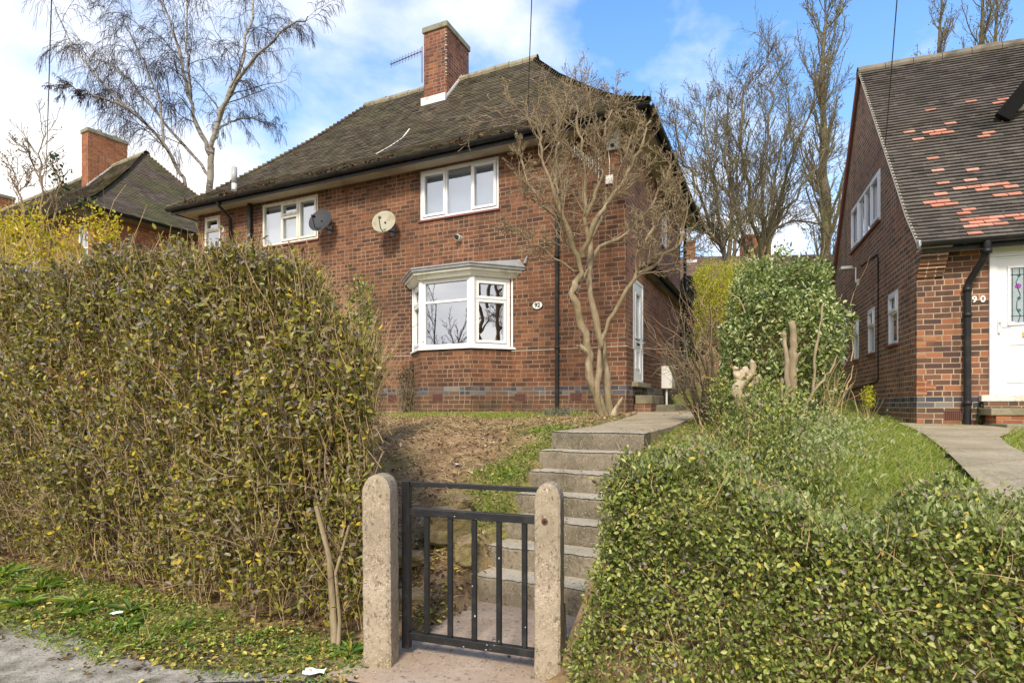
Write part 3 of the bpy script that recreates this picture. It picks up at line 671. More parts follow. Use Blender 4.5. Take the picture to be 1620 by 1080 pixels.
# ------------------------------------------------------------------ house 90 (right)
HB = empty('chalet_style_house', (5.61, 7.97, 0), -TH2, 'dark brick house on the right with steep grey tiled roof and orange patch tiles', 'house')
MHB = Matrix.Translation((5.61, 7.97, 0)) @ Matrix.Rotation(-TH2, 4, 'Z')
G = rotM('left')    # gable plane: x runs -y, into = +x
ytop, ztop = 3.33, 7.82; ye, ze = -.2, 3.62
zr = lambda y: float(np.interp(y, [-.25, .3, .68, 3.33, 6.36, 6.96], [3.58, 4.14, 4.62, 7.86, 4.14, 3.58]))
GW = [(-1.427,-.896,2.37,3.19), (-2.80,-2.335,2.35,3.16), (-4.02,-3.59,2.33,3.13), (-5.45,-4.95,2.30,3.10), (-4.23,-1.94,4.57,5.45)]
w = MB(); wall_holes(w, G, -6.66, 0, .6, 3.55, GW[:4])
# upper gable: columns clipped by the roof line
ys = [0, .3, .68, 1.94, 3.33, 4.23, 6.0, 6.36, 6.66]
for a, b in zip(ys, ys[1:]):
    za, zb = zr(a) - .04, zr(b) - .04
    if a >= 1.93 and b <= 4.24:
        w.add([(0,a,3.55),(0,b,3.55),(0,b,4.57),(0,a,4.57)], [(0,1,2,3)]); w.add([(0,a,5.45),(0,b,5.45),(0,b,zb),(0,a,za)], [(0,1,2,3)])
    else: w.add([(0,a,3.55),(0,b,3.55),(0,b,zb),(0,a,za)], [(0,1,2,3)])
for (y_, zz0, zz1) in ((1.94,4.57,5.45),(4.23,4.57,5.45)): w.add([(0,y_,zz0),(.09,y_,zz0),(.09,y_,zz1),(0,y_,zz1)], [(0,1,2,3)])
w.add([(0,1.94,4.57),(.09,1.94,4.57),(.09,4.23,4.57),(0,4.23,4.57)], [(0,1,2,3)]); w.add([(0,1.94,5.45),(.09,1.94,5.45),(.09,4.23,5.45),(0,4.23,5.45)], [(0,1,2,3)])
w.build('gable_wall', MAT['brick_dark_lifted'], HB)
D9 = (.813, 1.84, 1.545, 3.45)
w = MB(); wall_holes(w, I4, 0, 7.0, .6, 3.7, [D9]); w.build('front_wall', MAT['brick_front_dark'], HB)
w = MB(); w.quad((7,0,.6),(7,6.66,.6),(7,6.66,4),(7,0,4)); w.quad((0,6.66,.6),(7,6.66,.6),(7,6.66,4),(0,6.66,4)); w.build('rear_wall', MAT['brick_dark_lifted'], HB)
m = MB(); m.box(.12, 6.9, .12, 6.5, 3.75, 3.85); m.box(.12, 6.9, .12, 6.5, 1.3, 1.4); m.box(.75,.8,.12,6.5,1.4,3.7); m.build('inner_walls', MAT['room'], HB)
for g in GW[:4]: window(HB, G, *g, [(0,1,0,.62,'f'), (0,1,.62,1,'c')], sill='sill', fw=.045, blind='curtain', y=-.008, sillout=.05)
window(HB, G, *GW[4], [(0,.28,0,1,'c'), (.28,.5,0,1,'f'), (.5,.74,0,1,'f'), (.74,1,0,1,'c')], sill='sill', blind='b', y=-.01, sillout=.05)
# quoins in newer orange brick
for (za, w1, w2) in ((2.36, .22, .11), (2.285, .11, .22), (2.13, .11, .16), (1.765, .12, .12), (1.69, .22, .2), (1.615, .12, .12)):
    MB().box(-.005, w1, -.005, w2, za - .066, za).build('orange_quoin', MAT['brick_orange'], HB, bevel=.004)
# corbelled kneeler under the eaves
m = MB()
for i in range(7):
    o_ = .04 + i * .033; z_ = 3.17 + i * .048; m.box(-.006, .30, -o_, -.001, z_, z_ + .042)
m.build('corbel', MAT['brick_dark_lifted'], HB)
MB().box(-.008, .32, -.3, -.001, 3.506, 3.545).build('corbel_cap', MAT['soffit'], HB)
# roof
def zr2(a): return zr(-.25 + a)
A = 3.58; S = [0.]
while S[-1] < A - .01:
    sl = (zr2(S[-1] + .02) - zr2(S[-1])) / .02 if S[-1] < A - .03 else 1; S.append(min(A, S[-1] + .088 / math.sqrt(1 + sl * sl)))
r2 = np.random.default_rng(5); mb = MB()
LB = [(-.06, -.25 + a, zr2(a)) for a in S]; RB = [(7.1, -.25 + a, zr2(a)) for a in S]
tile_rows(mb, LB, RB, r2, lift=.03, jit=.003)
LB2 = [(7.1, 6.96 - (a), zr2(a)) for a in S]; RB2 = [(-.06, 6.96 - (a), zr2(a)) for a in S]
LB2[-1] = (7.1, 3.33, 7.86); RB2[-1] = (-.06, 3.33, 7.86)
tile_rows(mb, LB2, RB2, r2, tw=.33)
roofB = mb.build('roof', MAT['tiles_grey'], HB)
u = MB()
for a, b in ((-.25,.3),(.3,3.33),(3.33,6.36),(6.36,6.96)): u.quad((-.05,a,zr(a)-.035),(7.1,a,zr(a)-.035),(7.1,b,zr(b)-.035),(-.05,b,zr(b)-.035))
u.build('roof_boards', MAT['soffit_d'], roofB)
v_ = MB(); pts = [(-.045, -.25 + a, zr2(a) - .012) for a in S]; v_.tube(pts[::3] + [pts[-1]], .022, 6); v_.build('verge_mortar', MAT['soffit'], roofB)
pts2 = [(-.045, y_, zr(y_) - .02) for y_ in np.linspace(3.33, 6.95, 12)]; MB().tube(pts2, .035, 6).build('verge_board', MAT['sill'], roofB)
rd = MB()
for i in range(16):
    a = -.08 + i * .45; rd.tube([(a + .004, 3.33, 7.83 + r2.normal() * .006), (a + .446, 3.33, 7.83 + r2.normal() * .006)], .11, 10)
rd.build('ridge_tiles', MAT['ridge_d'], roofB)
# newer orange tiles, each where the photograph has one
vB = (math.sin(TH2), math.cos(TH2)); uB = (math.cos(TH2), -math.sin(TH2))
def hit_roofB(px, py):
    lo, hi = 2.0, 40.0; rx, rz = (px - 810) / 910, (642 - py) / 910
    best = None
    for Yq in np.linspace(6.5, 13, 1400):
        X, Z = rx * Yq - 5.61, 1.4 + rz * Yq; dy = Yq - 7.97
        lx = X * uB[0] + dy * uB[1]; ly = X * vB[0] + dy * vB[1]
        if -.25 <= ly <= 3.33 and Z <= zr(ly): return lx, ly
    return None
OT = [(1447,211),(1466,209),(1477,176),(1526,163),(1578,159),(1585,163),(1502,199),(1482,207),(1484,211),(1494,210),(1459,222),(1563,219),(1571,213),(1483,252),(1493,272),(1545,271),(1501,292),(1545,287),(1526,299),(1541,297),(1560,296),(1575,295),(1558,301),(1590,299),(1590,312),(1610,309),(1497,309),(1478,322),(1500,320),(1476,329),(1490,328),(1500,326),
      (1522,336),(1533,341),(1520,349),(1531,348),(1546,346),(1555,345),(1573,343),(1595,343),(1618,340),(1537,353),(1548,352),(1562,351),(1578,349),(1604,347),(1618,346),(1543,358),(1560,356),(1577,355),(1538,368)]
used = set()
for (px, py) in OT:
    h = hit_roofB(px, py)
    if not h: continue
    lx, ly = h; i = int(np.searchsorted(S, ly + .25)) - 1
    if i < 0 or i >= len(S) - 1: continue
    off = (i % 2) * .5 * .165; c = math.floor((lx + .06 + off) / .165); 
    if (i, c) in used: continue
    used.add((i, c)); xa = -.06 - off + c * .165
    l0, l1 = np.array(LB[i]), np.array(LB[i + 1]); up = l1 - l0; nr = np.cross((1, 0, 0), up); nr /= np.linalg.norm(nr)
    a0 = np.array((xa + .003, l0[1], l0[2])) + nr * .036 - up * .04; a1 = a0 + (.158, 0, 0); b0 = a0 + up * 1.0 - nr * .022; b1 = b0 + (.158, 0, 0)
    sh_ = r2.normal(size=4) * .004; a0 = a0 + (sh_[0], 0, sh_[1] * .4); a1 = a1 + (sh_[2], 0, sh_[3] * .4)
    MB().add([a0, a1, b1, b0, a0 - nr * .02, a1 - nr * .02, b1 - nr * .02, b0 - nr * .02], [(0,1,2,3),(4,5,1,0),(5,6,2,1),(7,4,0,3),(7,6,5,4)]).build('patch_tile', MAT['tile_new'], roofB)
s = MB(); s.box(.32, 7.0, -.24, -.001, 3.50, 3.515); s.build('soffit', MAT['soffit'], HB); MB().box(.0, 7.0, -.262, -.242, 3.46, 3.6).build('fascia', MAT['blackp'], HB)
gutter(HB, [(-.07, -.33, 3.575), (7.0, -.33, 3.575)], r=.06); MB().cyl((-.08,-.33,3.555),(-.055,-.33,3.555),.058,14).build('gutter_end', MAT['greyp'], HB)
pipe(HB, [(.68,-.33,3.53),(.68,-.33,3.42),(.66,-.27,3.3),(.57,-.09,3.07),(.555,-.07,3.0),(.555,-.07,1.05)], .042, collars=[(.68,-.33,3.4),(.555,-.07,2.96),(.555,-.07,2.62),(.555,-.07,1.44)])
air_brick(HB, I4, .41, 1.275, .2, .14)
# dormer: gabled front with black verge and cream soffit
hx, hy = hit_roofB(1572, 191); dm = MB(); dx0, dxm, dy0 = hx, hx + 1.7, hy - .14
dz = lambda x: zr(hy) + .02 + (x - dx0) * 1.3
yw = hy + .1; dm.add([(dx0+.05,yw,dz(dx0)-.3),(2*dxm-dx0-.05,yw,dz(dx0)-.3),(dxm,yw,dz(dxm)-.12),(dx0+.05,yw,dz(dx0)-.02),(2*dxm-dx0-.05,yw,dz(dx0)-.02)], None, [(0,1,2),(0,2,3),(1,4,2)]); dorm = dm.build('dormer', MAT['soffit'], HB)
m = MB(); 
for sgn in (0, 1):
    X = (lambda x: x) if sgn == 0 else (lambda x: 2 * dxm - x)
    prof = [(dx0, dz(dx0)), (dxm, dz(dxm))]
    a, b = prof; yb = 3.4
    m.add([(X(a[0]),dy0,a[1]),(X(b[0]),dy0,b[1]),(X(b[0]),yb,b[1]),(X(a[0]),hy + .1,a[1])], [(0,1,2,3)])
m.build('dormer_roof', MAT['tiles_grey'], dorm, solid=.05)
m = MB(); n_ = np.array((-.793, 0, .61))
def strip(x0_, x1_, y0_, y1_, t0, t1):
    v = []
    for y_ in (y0_, y1_):
        for x_ in (x0_, x1_):
            for t_ in (t0, t1): v.append((x_ + n_[0] * t_ , y_, dz(x_) + n_[2] * t_))
    return v
m.add(strip(dx0 - .0, dxm, dy0 - .03, dy0 + .08, -.19, .03), [(0,1,3,2),(4,6,7,5),(0,4,5,1),(2,3,7,6),(1,5,7,3),(0,2,6,4)]); m.build('dormer_verge', MAT['matt_black'], dorm, bevel=.01)
m = MB(); m.add(strip(dx0 - .01, dxm, dy0 + .061, hy + .09, -.12, -.11), [(0,1,3,2),(4,6,7,5),(0,4,5,1),(2,3,7,6),(1,5,7,3),(0,2,6,4)]); m.build('dormer_soffit', MAT['soffit'], dorm)
# front door with leaded glass
f = MB(); x0, x1, z0, z1 = D9; frame_ring(f, I4, x0, x1, z0, z1, .07, -.03, .07); bx(f, I4, x0-.0, x1, -.035, .0, z1, z1+.06); d9 = f.build('door', MAT['upvc'], HB, bevel=.005)
f = MB(); f.box(x0+.072, x1-.072, .0, .05, z0+.03, z1-.072)
frame_ring(f, I4, x0+.072, x1-.072, z0+.03, z1-.072, .03, -.012, .0); 
for (a, b) in ((.27, .50),):
    frame_ring(f, I4, x0+.2, x0+.43, z0+.16, z0+.68, .022, -.014, 0); frame_ring(f, I4, x0+.52, x1-.16, z0+.16, z0+.68, .022, -.014, 0)
    frame_ring(f, I4, x0+.2, x0+.43, z0+.92, z1-.2, .03, -.02, 0); frame_ring(f, I4, x0+.52, x1-.16, z0+.92, z1-.2, .03, -.02, 0)
leaf = f.build('door_leaf', MAT['upvc'], d9, bevel=.004)
g = MB(); g.quad((x0+.23,-.004,z0+.95),(x0+.40,-.004,z0+.95),(x0+.40,-.004,z1-.23),(x0+.23,-.004,z1-.23)); pn = g.build('leaded_pane', m_plain('leaded_glass', (.3,.36,.4), .12, .3, 25), leaf)
xc = x0 + .315; g = MB()
for (z_, r_) in ((2.98,.035),): g.cyl((xc,-.009,z_),(xc,-.005,z_),r_,8)
g.build('purple_flower', MAT['purple'], pn)
g = MB()
for z_ in (3.12, 2.82, 2.66): g.cyl((xc + .01,-.009,z_),(xc + .01,-.005,z_),.022,6)
g.build('green_leaves', MAT['greeng'], pn)
g = MB(); z0_, z1_ = z0 + .96, z1 - .24
g.tube([(xc + .025 * math.sin(k * 1.9), -.009, z0_ + (z1_ - z0_) * k / 8) for k in range(9)], .0035, 4); g.tube([(x0+.235,-.009,z0_+.08),(x0+.395,-.009,z0_+.08)], .003, 4); g.tube([(x0+.235,-.009,z1_-.08),(x0+.395,-.009,z1_-.08)], .003, 4); g.tube([(x0+.255,-.009,z0_),(x0+.255,-.009,z1_)], .003, 4); g.tube([(x0+.375,-.009,z0_),(x0+.375,-.009,z1_)], .003, 4)
g.build('lead_lines', MAT['dark'], pn)
g = MB(); g.box(x0+.09,x0+.125,-.035,-.0,z0+.82,z0+1.0); g.tube([(x0+.107,-.03,z0+.96),(x0+.107,-.07,z0+.96),(x0+.25,-.07,z0+.955)], .009, 8); g.build('handle', MAT['metal_l'], d9, bevel=.003)
MB().box(x0+.36,x0+.64,-.02,-.0,z0+.76,z0+.83).build('letterbox', MAT['brass'], d9, bevel=.004)
text_mesh('house_number', '9 0', .12, MAT['white'], HB, Matrix.Translation((.7, -.006, 2.83)), .006)
st = on_house(MHB, 'front_steps', 'pale painted stone steps with brick risers below the right hand white door', 'steps', 1.45, 0, 1.09)
MB().box(-.75,.75,-.1,-.002,.37,.455).build('threshold', MAT['whited'], st, bevel=.01)
MB().box(-.72,.9,-.09,-.003,.285,.368).build('blue_brick_course', MAT['brick_front_dark'], st)
MB().box(-.76,.9,-.42,-.001,.19,.283).build('step', MAT['stone'], st, bevel=.012)
MB().box(-.70,.9,-.40,-.001,.09,.188).build('brick_riser', MAT['brick_orange'], st)
MB().box(-.72,.9,-.75,-.001,.0,.088).build('step', MAT['stone'], st, bevel=.012)
MB().box(-.68,.9,-.7,-.001,-.5,-.002).build('brick_base', MAT['brick_front_dark'], st)
e = on_house(MHB, 'flood_light', 'small white flood lamp on the gable of the right house', 'light', 0, 3.6, 4.0)
MB().box(-.32,-.12,-.09,.09,.1,.16).build('lamp_head', MAT['greyp'], e, bevel=.01); MB().tube([(0,0,-.15),(-.05,0,-.15),(-.05,0,.13),(-.14,0,.13)], .014, 8).build('bracket', MAT['white'], e); MB().box(-.03,0,-.04,.04,-.22,-.1).build('sensor', MAT['white'], e)
m = MB(); m.tube([(-.012,3.35,4.1),(-.012,2.1,4.02),(-.012,2.05,3.9),(-.012,2.05,1.85),(-.012,2.2,1.82),(-.012,5.2,1.7)], .012, 6); m.build('cable', MAT['dark'], HB)
m = MB(); m.tube([(-.05,3.9,1.85),(-.06,3.95,1.8),(-.07,4.15,1.7),(-.09,4.3,1.62),(-.1,4.35,1.5),(-.12,4.45,.9)], .022, 8); m.build('waste_pipe', MAT['greyp'], HB, smooth=True)
e = on_house(MHB, 'wall_box', 'tiny cream box between the narrow windows of the right house', 'box', 0, 4.55, 3.05); MB().box(-.04,0,-.05,.05,-.07,.07).build('case', MAT['whited'], e, bevel=.004)

# ------------------------------------------------------------------ house on the left, farther up the street
HL = empty('terraced_house', (0, 0, 0), -math.radians(30), 'orange brick house far left with mossy brown hipped roof behind the hedge', 'house')
thL = math.radians(30); cl, sl_ = math.cos(thL), math.sin(thL)
ox, oy = -11.2 - .45 * cl + .45 * sl_, 15.0 + .45 * sl_ + .45 * cl; HL.location = (ox, oy, .75)
w = MB(); wall_holes(w, I4, -20, 0, .3, 5.95, [(-.86, -.3, 4.35, 5.65), (-4.6, -3.2, 4.6, 5.7)]); wall_holes(w, MR, 0, 5.54, .3, 5.95, []); w.quad((-20,5.5,.3),(0,5.5,.3),(0,5.5,5.9),(-20,5.5,5.9)); w.quad((-20,0,.3),(-20,5.5,.3),(-20,5.5,5.9),(-20,0,5.9))
w.build('wall', MAT['brick_orange'], HL)
window(HL, I4, -.86, -.3, 4.35, 5.65, [(0,.5,0,.5,'f'),(.5,1,0,.5,'f'),(0,.5,.5,1,'f'),(.5,1,.5,1,'f')], sill='sill', blind='b'); window(HL, I4, -4.6, -3.2, 4.6, 5.7, THREE, sill='sill', blind='b')
rs2 = np.random.default_rng(9); roofL, zzL = hip_roof(HL, -20.5, .45, -.45, 5.99, 5.95, 'tiles_moss', rs2)
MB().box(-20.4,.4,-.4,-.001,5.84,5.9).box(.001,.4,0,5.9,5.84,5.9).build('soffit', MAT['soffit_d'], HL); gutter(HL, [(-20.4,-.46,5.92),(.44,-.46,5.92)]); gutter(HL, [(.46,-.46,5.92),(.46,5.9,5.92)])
chL = chimney(HL, -5.2, -4.75, 1.95, 3.2, 7, 10.05, 'brick_orange')
MB().cyl((-4.98,2.4,10.15),(-4.98,2.4,10.32),.1,12,.085).cyl((-4.98,2.9,10.15),(-4.98,2.9,10.3),.1,12,.085).build('chimney_pots', MAT['capst'], chL)
f = MB()
for i in range(14):
    y_ = 1.9 + i * .075; z_ = zzL(min(3.2, y_ + .45)); f.prism([(y_, z_-.02),(y_+.085,z_+.06),(y_+.06,z_+.15),(y_+.01,z_+.09)], 'x', -4.75, -4.735)
f.build('flashing', MAT['flash'], chL)
chimney(HL, -15.3, -14.7, 2.2, 3.4, 7, 9.9, 'brick_orange')

# ------------------------------------------------------------------ long brown-roofed houses up the hill
HR = empty('hillside_house', (12.5, 31, 5.1), math.radians(-4), 'distant house with long brown roof and orange chimneys seen between the trees', 'house')
w = MB(); w.box(-11, 13, 0, 7, -2, 2.6); w.build('wall', MAT['brick_orange'], HR)
mb = MB(); S5 = np.linspace(0, 1, 18); tile_rows(mb, [(-11.3, -.3 + 3.8 * t, 2.5 + 2.75 * t) for t in S5], [(13.3, -.3 + 3.8 * t, 2.5 + 2.75 * t) for t in S5], rs2, tw=.4, lift=.03); tile_rows(mb, [(13.3, 7.3 - 3.8 * t, 2.5 + 2.75 * t) for t in S5], [(-11.3, 7.3 - 3.8 * t, 2.5 + 2.75 * t) for t in S5], rs2, tw=.8)
rf = mb.build('roof', MAT['tiles_red'], HR); u = MB(); u.add([(-11.3,-.3,2.45),(13.3,-.3,2.45),(13.3,3.5,5.2),(-11.3,3.5,5.2),(13.3,7.3,2.45),(-11.3,7.3,2.45)], [(0,1,2,3),(3,2,4,5)]); u.build('roof_boards', MAT['soffit_d'], rf)
for (a, b, z_) in ((-2.35, -1.85, 5.95), (1.0, 1.75, 6.25), (1.9, 2.5, 6.2)):
    c = chimney(HR, a, b, 2.9, 3.9, 4, z_, 'brick_orange', 'brick_orange'); MB().box(a-.06,b+.06,2.82,2.9,4.72,4.95).build('flashing', MAT['flash'], c)
# ------------------------------------------------------------------ terrain
def hgt(U, V):
    U = np.asarray(U, float); V = np.asarray(V, float)
    L = np.interp(V, [2.85, 3.2, 3.55, 4.3, 5.2, 6.0, 9.1, 12, 16, 30, 60, 200], [0, .10, .30, .74, 1.10, 1.18, 1.28, 1.36, 1.9, 4.6, 7.5, 12])
    S = np.interp(V, [3.55, 3.62, 5.05, 9.1, 12, 16, 30, 60, 200], [-.03, -.02, 1.0, 1.24, 1.33, 1.9, 4.6, 7.5, 12])
    R = np.interp(V, [2.6, 3.3, 4.2, 5.2, 7.0, 9.1, 12, 16, 30, 60, 200], [0, .45, .86, 1.06, 1.14, 1.24, 1.33, 1.9, 4.6, 7.5, 12])
    R2 = np.interp(V, [2.7, 3.0, 3.5, 6.0, 9.3, 12, 16, 30, 60, 200], [0, .6, .96, 1.03, 1.08, 1.25, 1.9, 4.6, 7.5, 12])
    def sm(x, a, b): t = np.clip((x - a) / (b - a), 0, 1); return t * t * (3 - 2 * t)
    h = L + (S - L) * sm(U, -2.02, -1.93); h = h + (R - h) * sm(U, -1.12, -1.02); h = h + (R2 - h) * sm(U, -.15, .35)
    P = np.stack([U, V, U * 0], -1)
    amp = np.where((U > -1.98) & (U < -1.05), .0, 1.0) * np.interp(V, [2.7, 3.1, 11, 20, 60], [.0, 1, 1, 4, 10])
    return h + amp * (.024 * sn(P, 3.1) + .02 * sn(P, 9.0, 3.) + .012 * sn(P, 25., 5.))
def grassy(U, V):
    """where grass grows, 0..1"""
    P = np.stack([U, V, U * 0], -1); n = sn(P, 2.3, 9.) * .35 + sn(P, 6., 2.) * .2
    g = np.zeros_like(U)
    g = np.where(U > .25, .95, g)
    g = np.where((U < -2.9) & (V > 7.0) & (V < 8.7), .9 - np.abs(V - 8.0) * .5, g)
    g = np.where((U < -1.9) & (U > -2.8) & (V > 3.6) & (V < 6.4), .5 - (np.abs(U + 2.15)) * .9, g)
    g = np.where((U > -1.15) & (U <= .25) & (V > 3.2), .62 - .5 * np.exp(-((U + .35) ** 2 + (V - 6.3) ** 2 * .35) * 3), g)
    g = np.where((U < -1.95) & (V < 2.75) & (V > 1.7), .55, g)
    g = np.where((V > 12), .8, g)
    return np.clip(g + n, 0, 1)
def lines(segs):
    out = []
    for a, b, s in segs: out.append(np.arange(a, b, s))
    return np.concatenate(out)
us = lines([(-400, -60, 40), (-60, -16, 4), (-16, -8, .5), (-8, 7, .07), (7, 20, .6), (20, 60, 5), (60, 401, 40)])
vs = lines([(-400, -60, 40), (-60, -6, 6), (-6, 1.5, .5), (1.5, 10, .07), (10, 14, .25), (14, 60, 2), (60, 401, 25)])
UU, VV = np.meshgrid(us, vs); HH = hgt(UU, VV)
gm = MB(); nu, nv = len(us), len(vs); i = np.arange(nu - 1)[None] + np.arange(nv - 1)[:, None] * nu
gm.add(WA(np.stack([UU, VV, HH], -1).reshape(-1, 3)), np.stack([i, i + 1, i + 1 + nu, i + nu], -1).reshape(-1, 4))
t = NT('ground_soil'); o = t.obj(); ga = t.n('Attribute', {'attribute_name': 'grass'}).outputs['Fac']
soil = t.ramp(t.noise(o, 5, 6, .7), [(.3, (.12,.075,.042)), (.5, (.27,.175,.098)), (.65, (.43,.3,.17)), (.8, (.55,.42,.25))])
soil = t.mix(t.math('MULTIPLY', t.fr(t.noise(o, 38, 4, .7), .5, .7), .6), soil, (.36,.27,.17))
gr = t.ramp(t.noise(o, 7, 4, .65), [(.35, (.12,.13,.035)), (.6, (.2,.22,.05))])
c = t.mix(ga, soil, gr)
gmat = t.done(t.prin(c, .95, t.bump(t.noise(o, 30, 5, .7), .8, .02, t.bump(t.noise(o, 6, 4), .6, .06)), spec=.1))
ground = gm.build('ground', gmat, smooth=True, uv=False); tag(ground, kind='structure')
at_ = ground.data.attributes.new('grass', 'FLOAT', 'POINT'); at_.data.foreach_set('value', (grassy(UU, VV)).ravel().astype(np.float32))

def sheet(name, pts, z, mat, thick=0, ctr=None, kind='structure', dens=None, label=None, cat=None):
    """a flat sheet from a street-frame outline"""
    m = MB(); n = len(pts); top = [W(u, v, z) for u, v in pts]
    cx = (min(u for u, v in pts) + max(u for u, v in pts)) / 2; cy = (min(v for u, v in pts) * 1.0 + max(v for u, v in pts)) / 2 - (.15 if n > 20 else 0)
    if ctr: cx, cy = ctr
    v = top + [W(u, v_, z - max(thick, .001)) for u, v_ in pts] + [W(cx, cy, z)]
    m.add(v, [((i + 1) % n, i, i + n, (i + 1) % n + n) for i in range(n)] if thick else None, [(i, (i + 1) % n, 2 * n) for i in range(n)])
    o = m.build(name, mat); tag(o, kind=kind); return o
t = NT('pavement_tarmac'); o = t.obj(); c = t.ramp(t.noise(o, 3.5, 6, .7), [(.3, (.22,.19,.155)), (.55, (.42,.38,.32)), (.7, (.54,.5,.43))]); c = t.mix(t.math('MULTIPLY', t.fr(t.noise(o, 1.7, 4, .7), .5, .62), .8), c, (.1,.1,.05)); c = t.mix(t.fr(t.noise(o, 90, 2), .55, .7), c, (.12,.11,.1))
MAT['pave'] = t.done(t.prin(c, .9, t.bump(t.noise(o, 60, 4, .7), .7, .01), spec=.2))
MAT['asphalt'] = m_conc('asphalt', (.045,.045,.05), (.03,.03,.033), ((.09,.09,.09),(.03,.03,.03),(.12,.12,.12),(.05,.05,.05)), 1.3)
r3 = np.random.default_rng(21)
def wavy(U0, U1, V, n=60, amp=.05, slope=0.0):
    x = np.linspace(U0, U1, n); P = np.stack([x, x * 0, x * 0], 1)
    return [(float(a), float(V + slope * (a - U0) + amp * k)) for a, k in zip(x, sn(P, 4.) + .6 * sn(P, 17.))]
sheet('pavement', wavy(-14, -2.9, 2.02, amp=.04) + wavy(-2.85, -1.9, 2.06, 12, .03, .3) + [(7, 2.35), (7, -1.2), (-14, -1.2)], .006, MAT['pave'])
sheet('asphalt_strip', wavy(-2.85, -1.7, 1.86, 24, .012, .5) + [(-1.7, 1.0), (-2.5, 1.0), (-2.7, 1.4)], .011, MAT['asphalt'], ctr=(-2.0, 1.5))
sheet('road', [(-60, -1.35), (60, -1.35), (60, -8), (-60, -8)], .004, MAT['asphalt'])
sheet('gate_path', [(-2.12, 2.28), (-1.0, 2.38), (-1.02, 3.0), (-1.08, 3.75), (-1.96, 3.75), (-1.98, 3.1), (-2.0, 2.9)], .022, MAT['slab'], .03)
# garden path behind the steps, in slabs with joints
m = MB(); zs = [1.16, 1.17, 1.22, 1.30, 1.335]; pv = [5.30, 6.4, 7.62, 8.9, 13.0]
for k in range(4):
    a, b = pv[k] + .008, pv[k + 1] - .008; z0, z1 = zs[k] + .0, zs[k + 1]; x0, x1 = (-1.94, -1.08) if k < 3 else (-2.1, -1.0)
    n = 10; xs = np.linspace(x0, x1, n)
    v = [W(x_, v_, z_) for v_, z_ in ((a, z0), (b, z1)) for x_ in xs] + [W(x_, v_, z_ - .2) for v_, z_ in ((a, z0), (b, z1)) for x_ in xs]
    q_ = [(i, i + 1, i + 1 + n, i + n) for i in range(n - 1)] + [(i + 2 * n, i + 1 + 2 * n, i + 1, i) for i in range(n - 1)] + [(0, n, 3 * n, 2 * n), (2 * n - 1, n - 1, 3 * n - 1, 4 * n - 1)]
    m.add(v, q_)
tag(m.build('garden_path', MAT['path']), kind='structure')
# path of the right-hand garden
pl = [(5.5, 8.2), (5.0, 7.2), (4.25, 5.9), (3.25, 4.3), (2.7, 3.45), (2.2, 2.6)]; pr = [(6.4, 7.4), (5.55, 6.4), (4.75, 5.6), (4.1, 4.75), (3.5, 3.85), (2.9, 2.7)]
m = MB()
for k in range(5):
    p = [pl[k], pl[k + 1], pr[k + 1], pr[k]]; n = 8; g = 0.012
    for a in range(1):
        v = []
        for s_ in (g, 1 - g):
            for e in np.linspace(0, 1, n):
                l = np.array(pl[k]) * (1 - s_) + np.array(pl[k + 1]) * s_; r_ = np.array(pr[k]) * (1 - s_) + np.array(pr[k + 1]) * s_
                x = l * (1 - e) + r_ * e; u_, v_ = x[0] * cT - x[1] * sT, x[0] * sT + x[1] * cT
                base = float(np.interp(v_, [2.7, 3.0, 3.5, 6.0, 9.3, 12], [0.5, .8, .985, 1.045, 1.105, 1.25])) + .035
                v.append((x[0], x[1], base))
        v += [(a_[0], a_[1], a_[2] - .08) for a_ in v]
        m.add(v, [(i, i + 1, i + 1 + n, i + n) for i in range(n - 1)] + [(n + i, n + i + 1, 3 * n + i + 1, 3 * n + i) for i in range(n - 1)])
tag(m.build('side_path', MAT['path']), kind='structure')
def in_path2(X, Y):
    yy = Y; xl = np.interp(yy, [p[1] for p in pl[::-1]], [p[0] for p in pl[::-1]]); xr = np.interp(yy, [p[1] for p in pr[::-1]], [p[0] for p in pr[::-1]])
    return (X > xl - .02) & (X < xr + .02)

# steps
ST = empty('garden_steps', W(-1.51, 3.6, 0), -TH, 'flight of worn concrete garden steps rising from the gate to the path', 'steps')
z1, rr, tt = .198, .16, .243
for k in range(7):
    v0 = k * tt; z = z1 + k * rr; m = MB()
    wl, wr = -.43 - (.07 - .01 * k) + r3.normal() * .008, .43 + (.03 if k < 5 else 0)
    nx = 44; xs = np.linspace(wl, wr, nx); j = r3.normal(size=nx) * .0022 + .003 * np.sin(xs * 9 + k); d_ = tt + .03 if k < 6 else tt + .02
    v = []
    for (y_, zt) in ((v0 - .012, z - rr - .04), (v0 - .004, z - .02), (v0 + .01, z - .003), (v0 + d_, z)):
        for i_, x_ in enumerate(xs): v.append((x_, y_ + j[i_] * (1.6 if zt > z - .03 else 1), zt + (j[i_] * .7 if zt > z - .05 else 0)))
    n = nx; q_ = [(r_ * n + i_, r_ * n + i_ + 1, (r_ + 1) * n + i_ + 1, (r_ + 1) * n + i_) for r_ in range(3) for i_ in range(n - 1)]
    m.add(v, q_)
    for x_ in (wl, wr):
        m.add([(x_, v0 - .012, z - rr - .04), (x_, v0 - .004, z - .02), (x_, v0 + .01, z - .003), (x_, v0 + d_, z), (x_, v0 + d_, z - rr - .04)], None, [(0, 1, 2), (0, 2, 3), (0, 3, 4)])
    so = m.build('step', MAT['steps'], ST, smooth=False)
    m = MB(); m.add([(x_, v0 - .004 + j[i_] * 1.6, z + .0005 + j[i_] * .7) for i_, x_ in enumerate(xs)] + [(x_, v0 + d_ - .034 if k < 6 else v0 + d_, z + .004) for x_ in xs], [(i_, i_ + 1, i_ + 1 + n, i_ + n) for i_ in range(n - 1)]); m.build('tread', MAT['treads'], so)

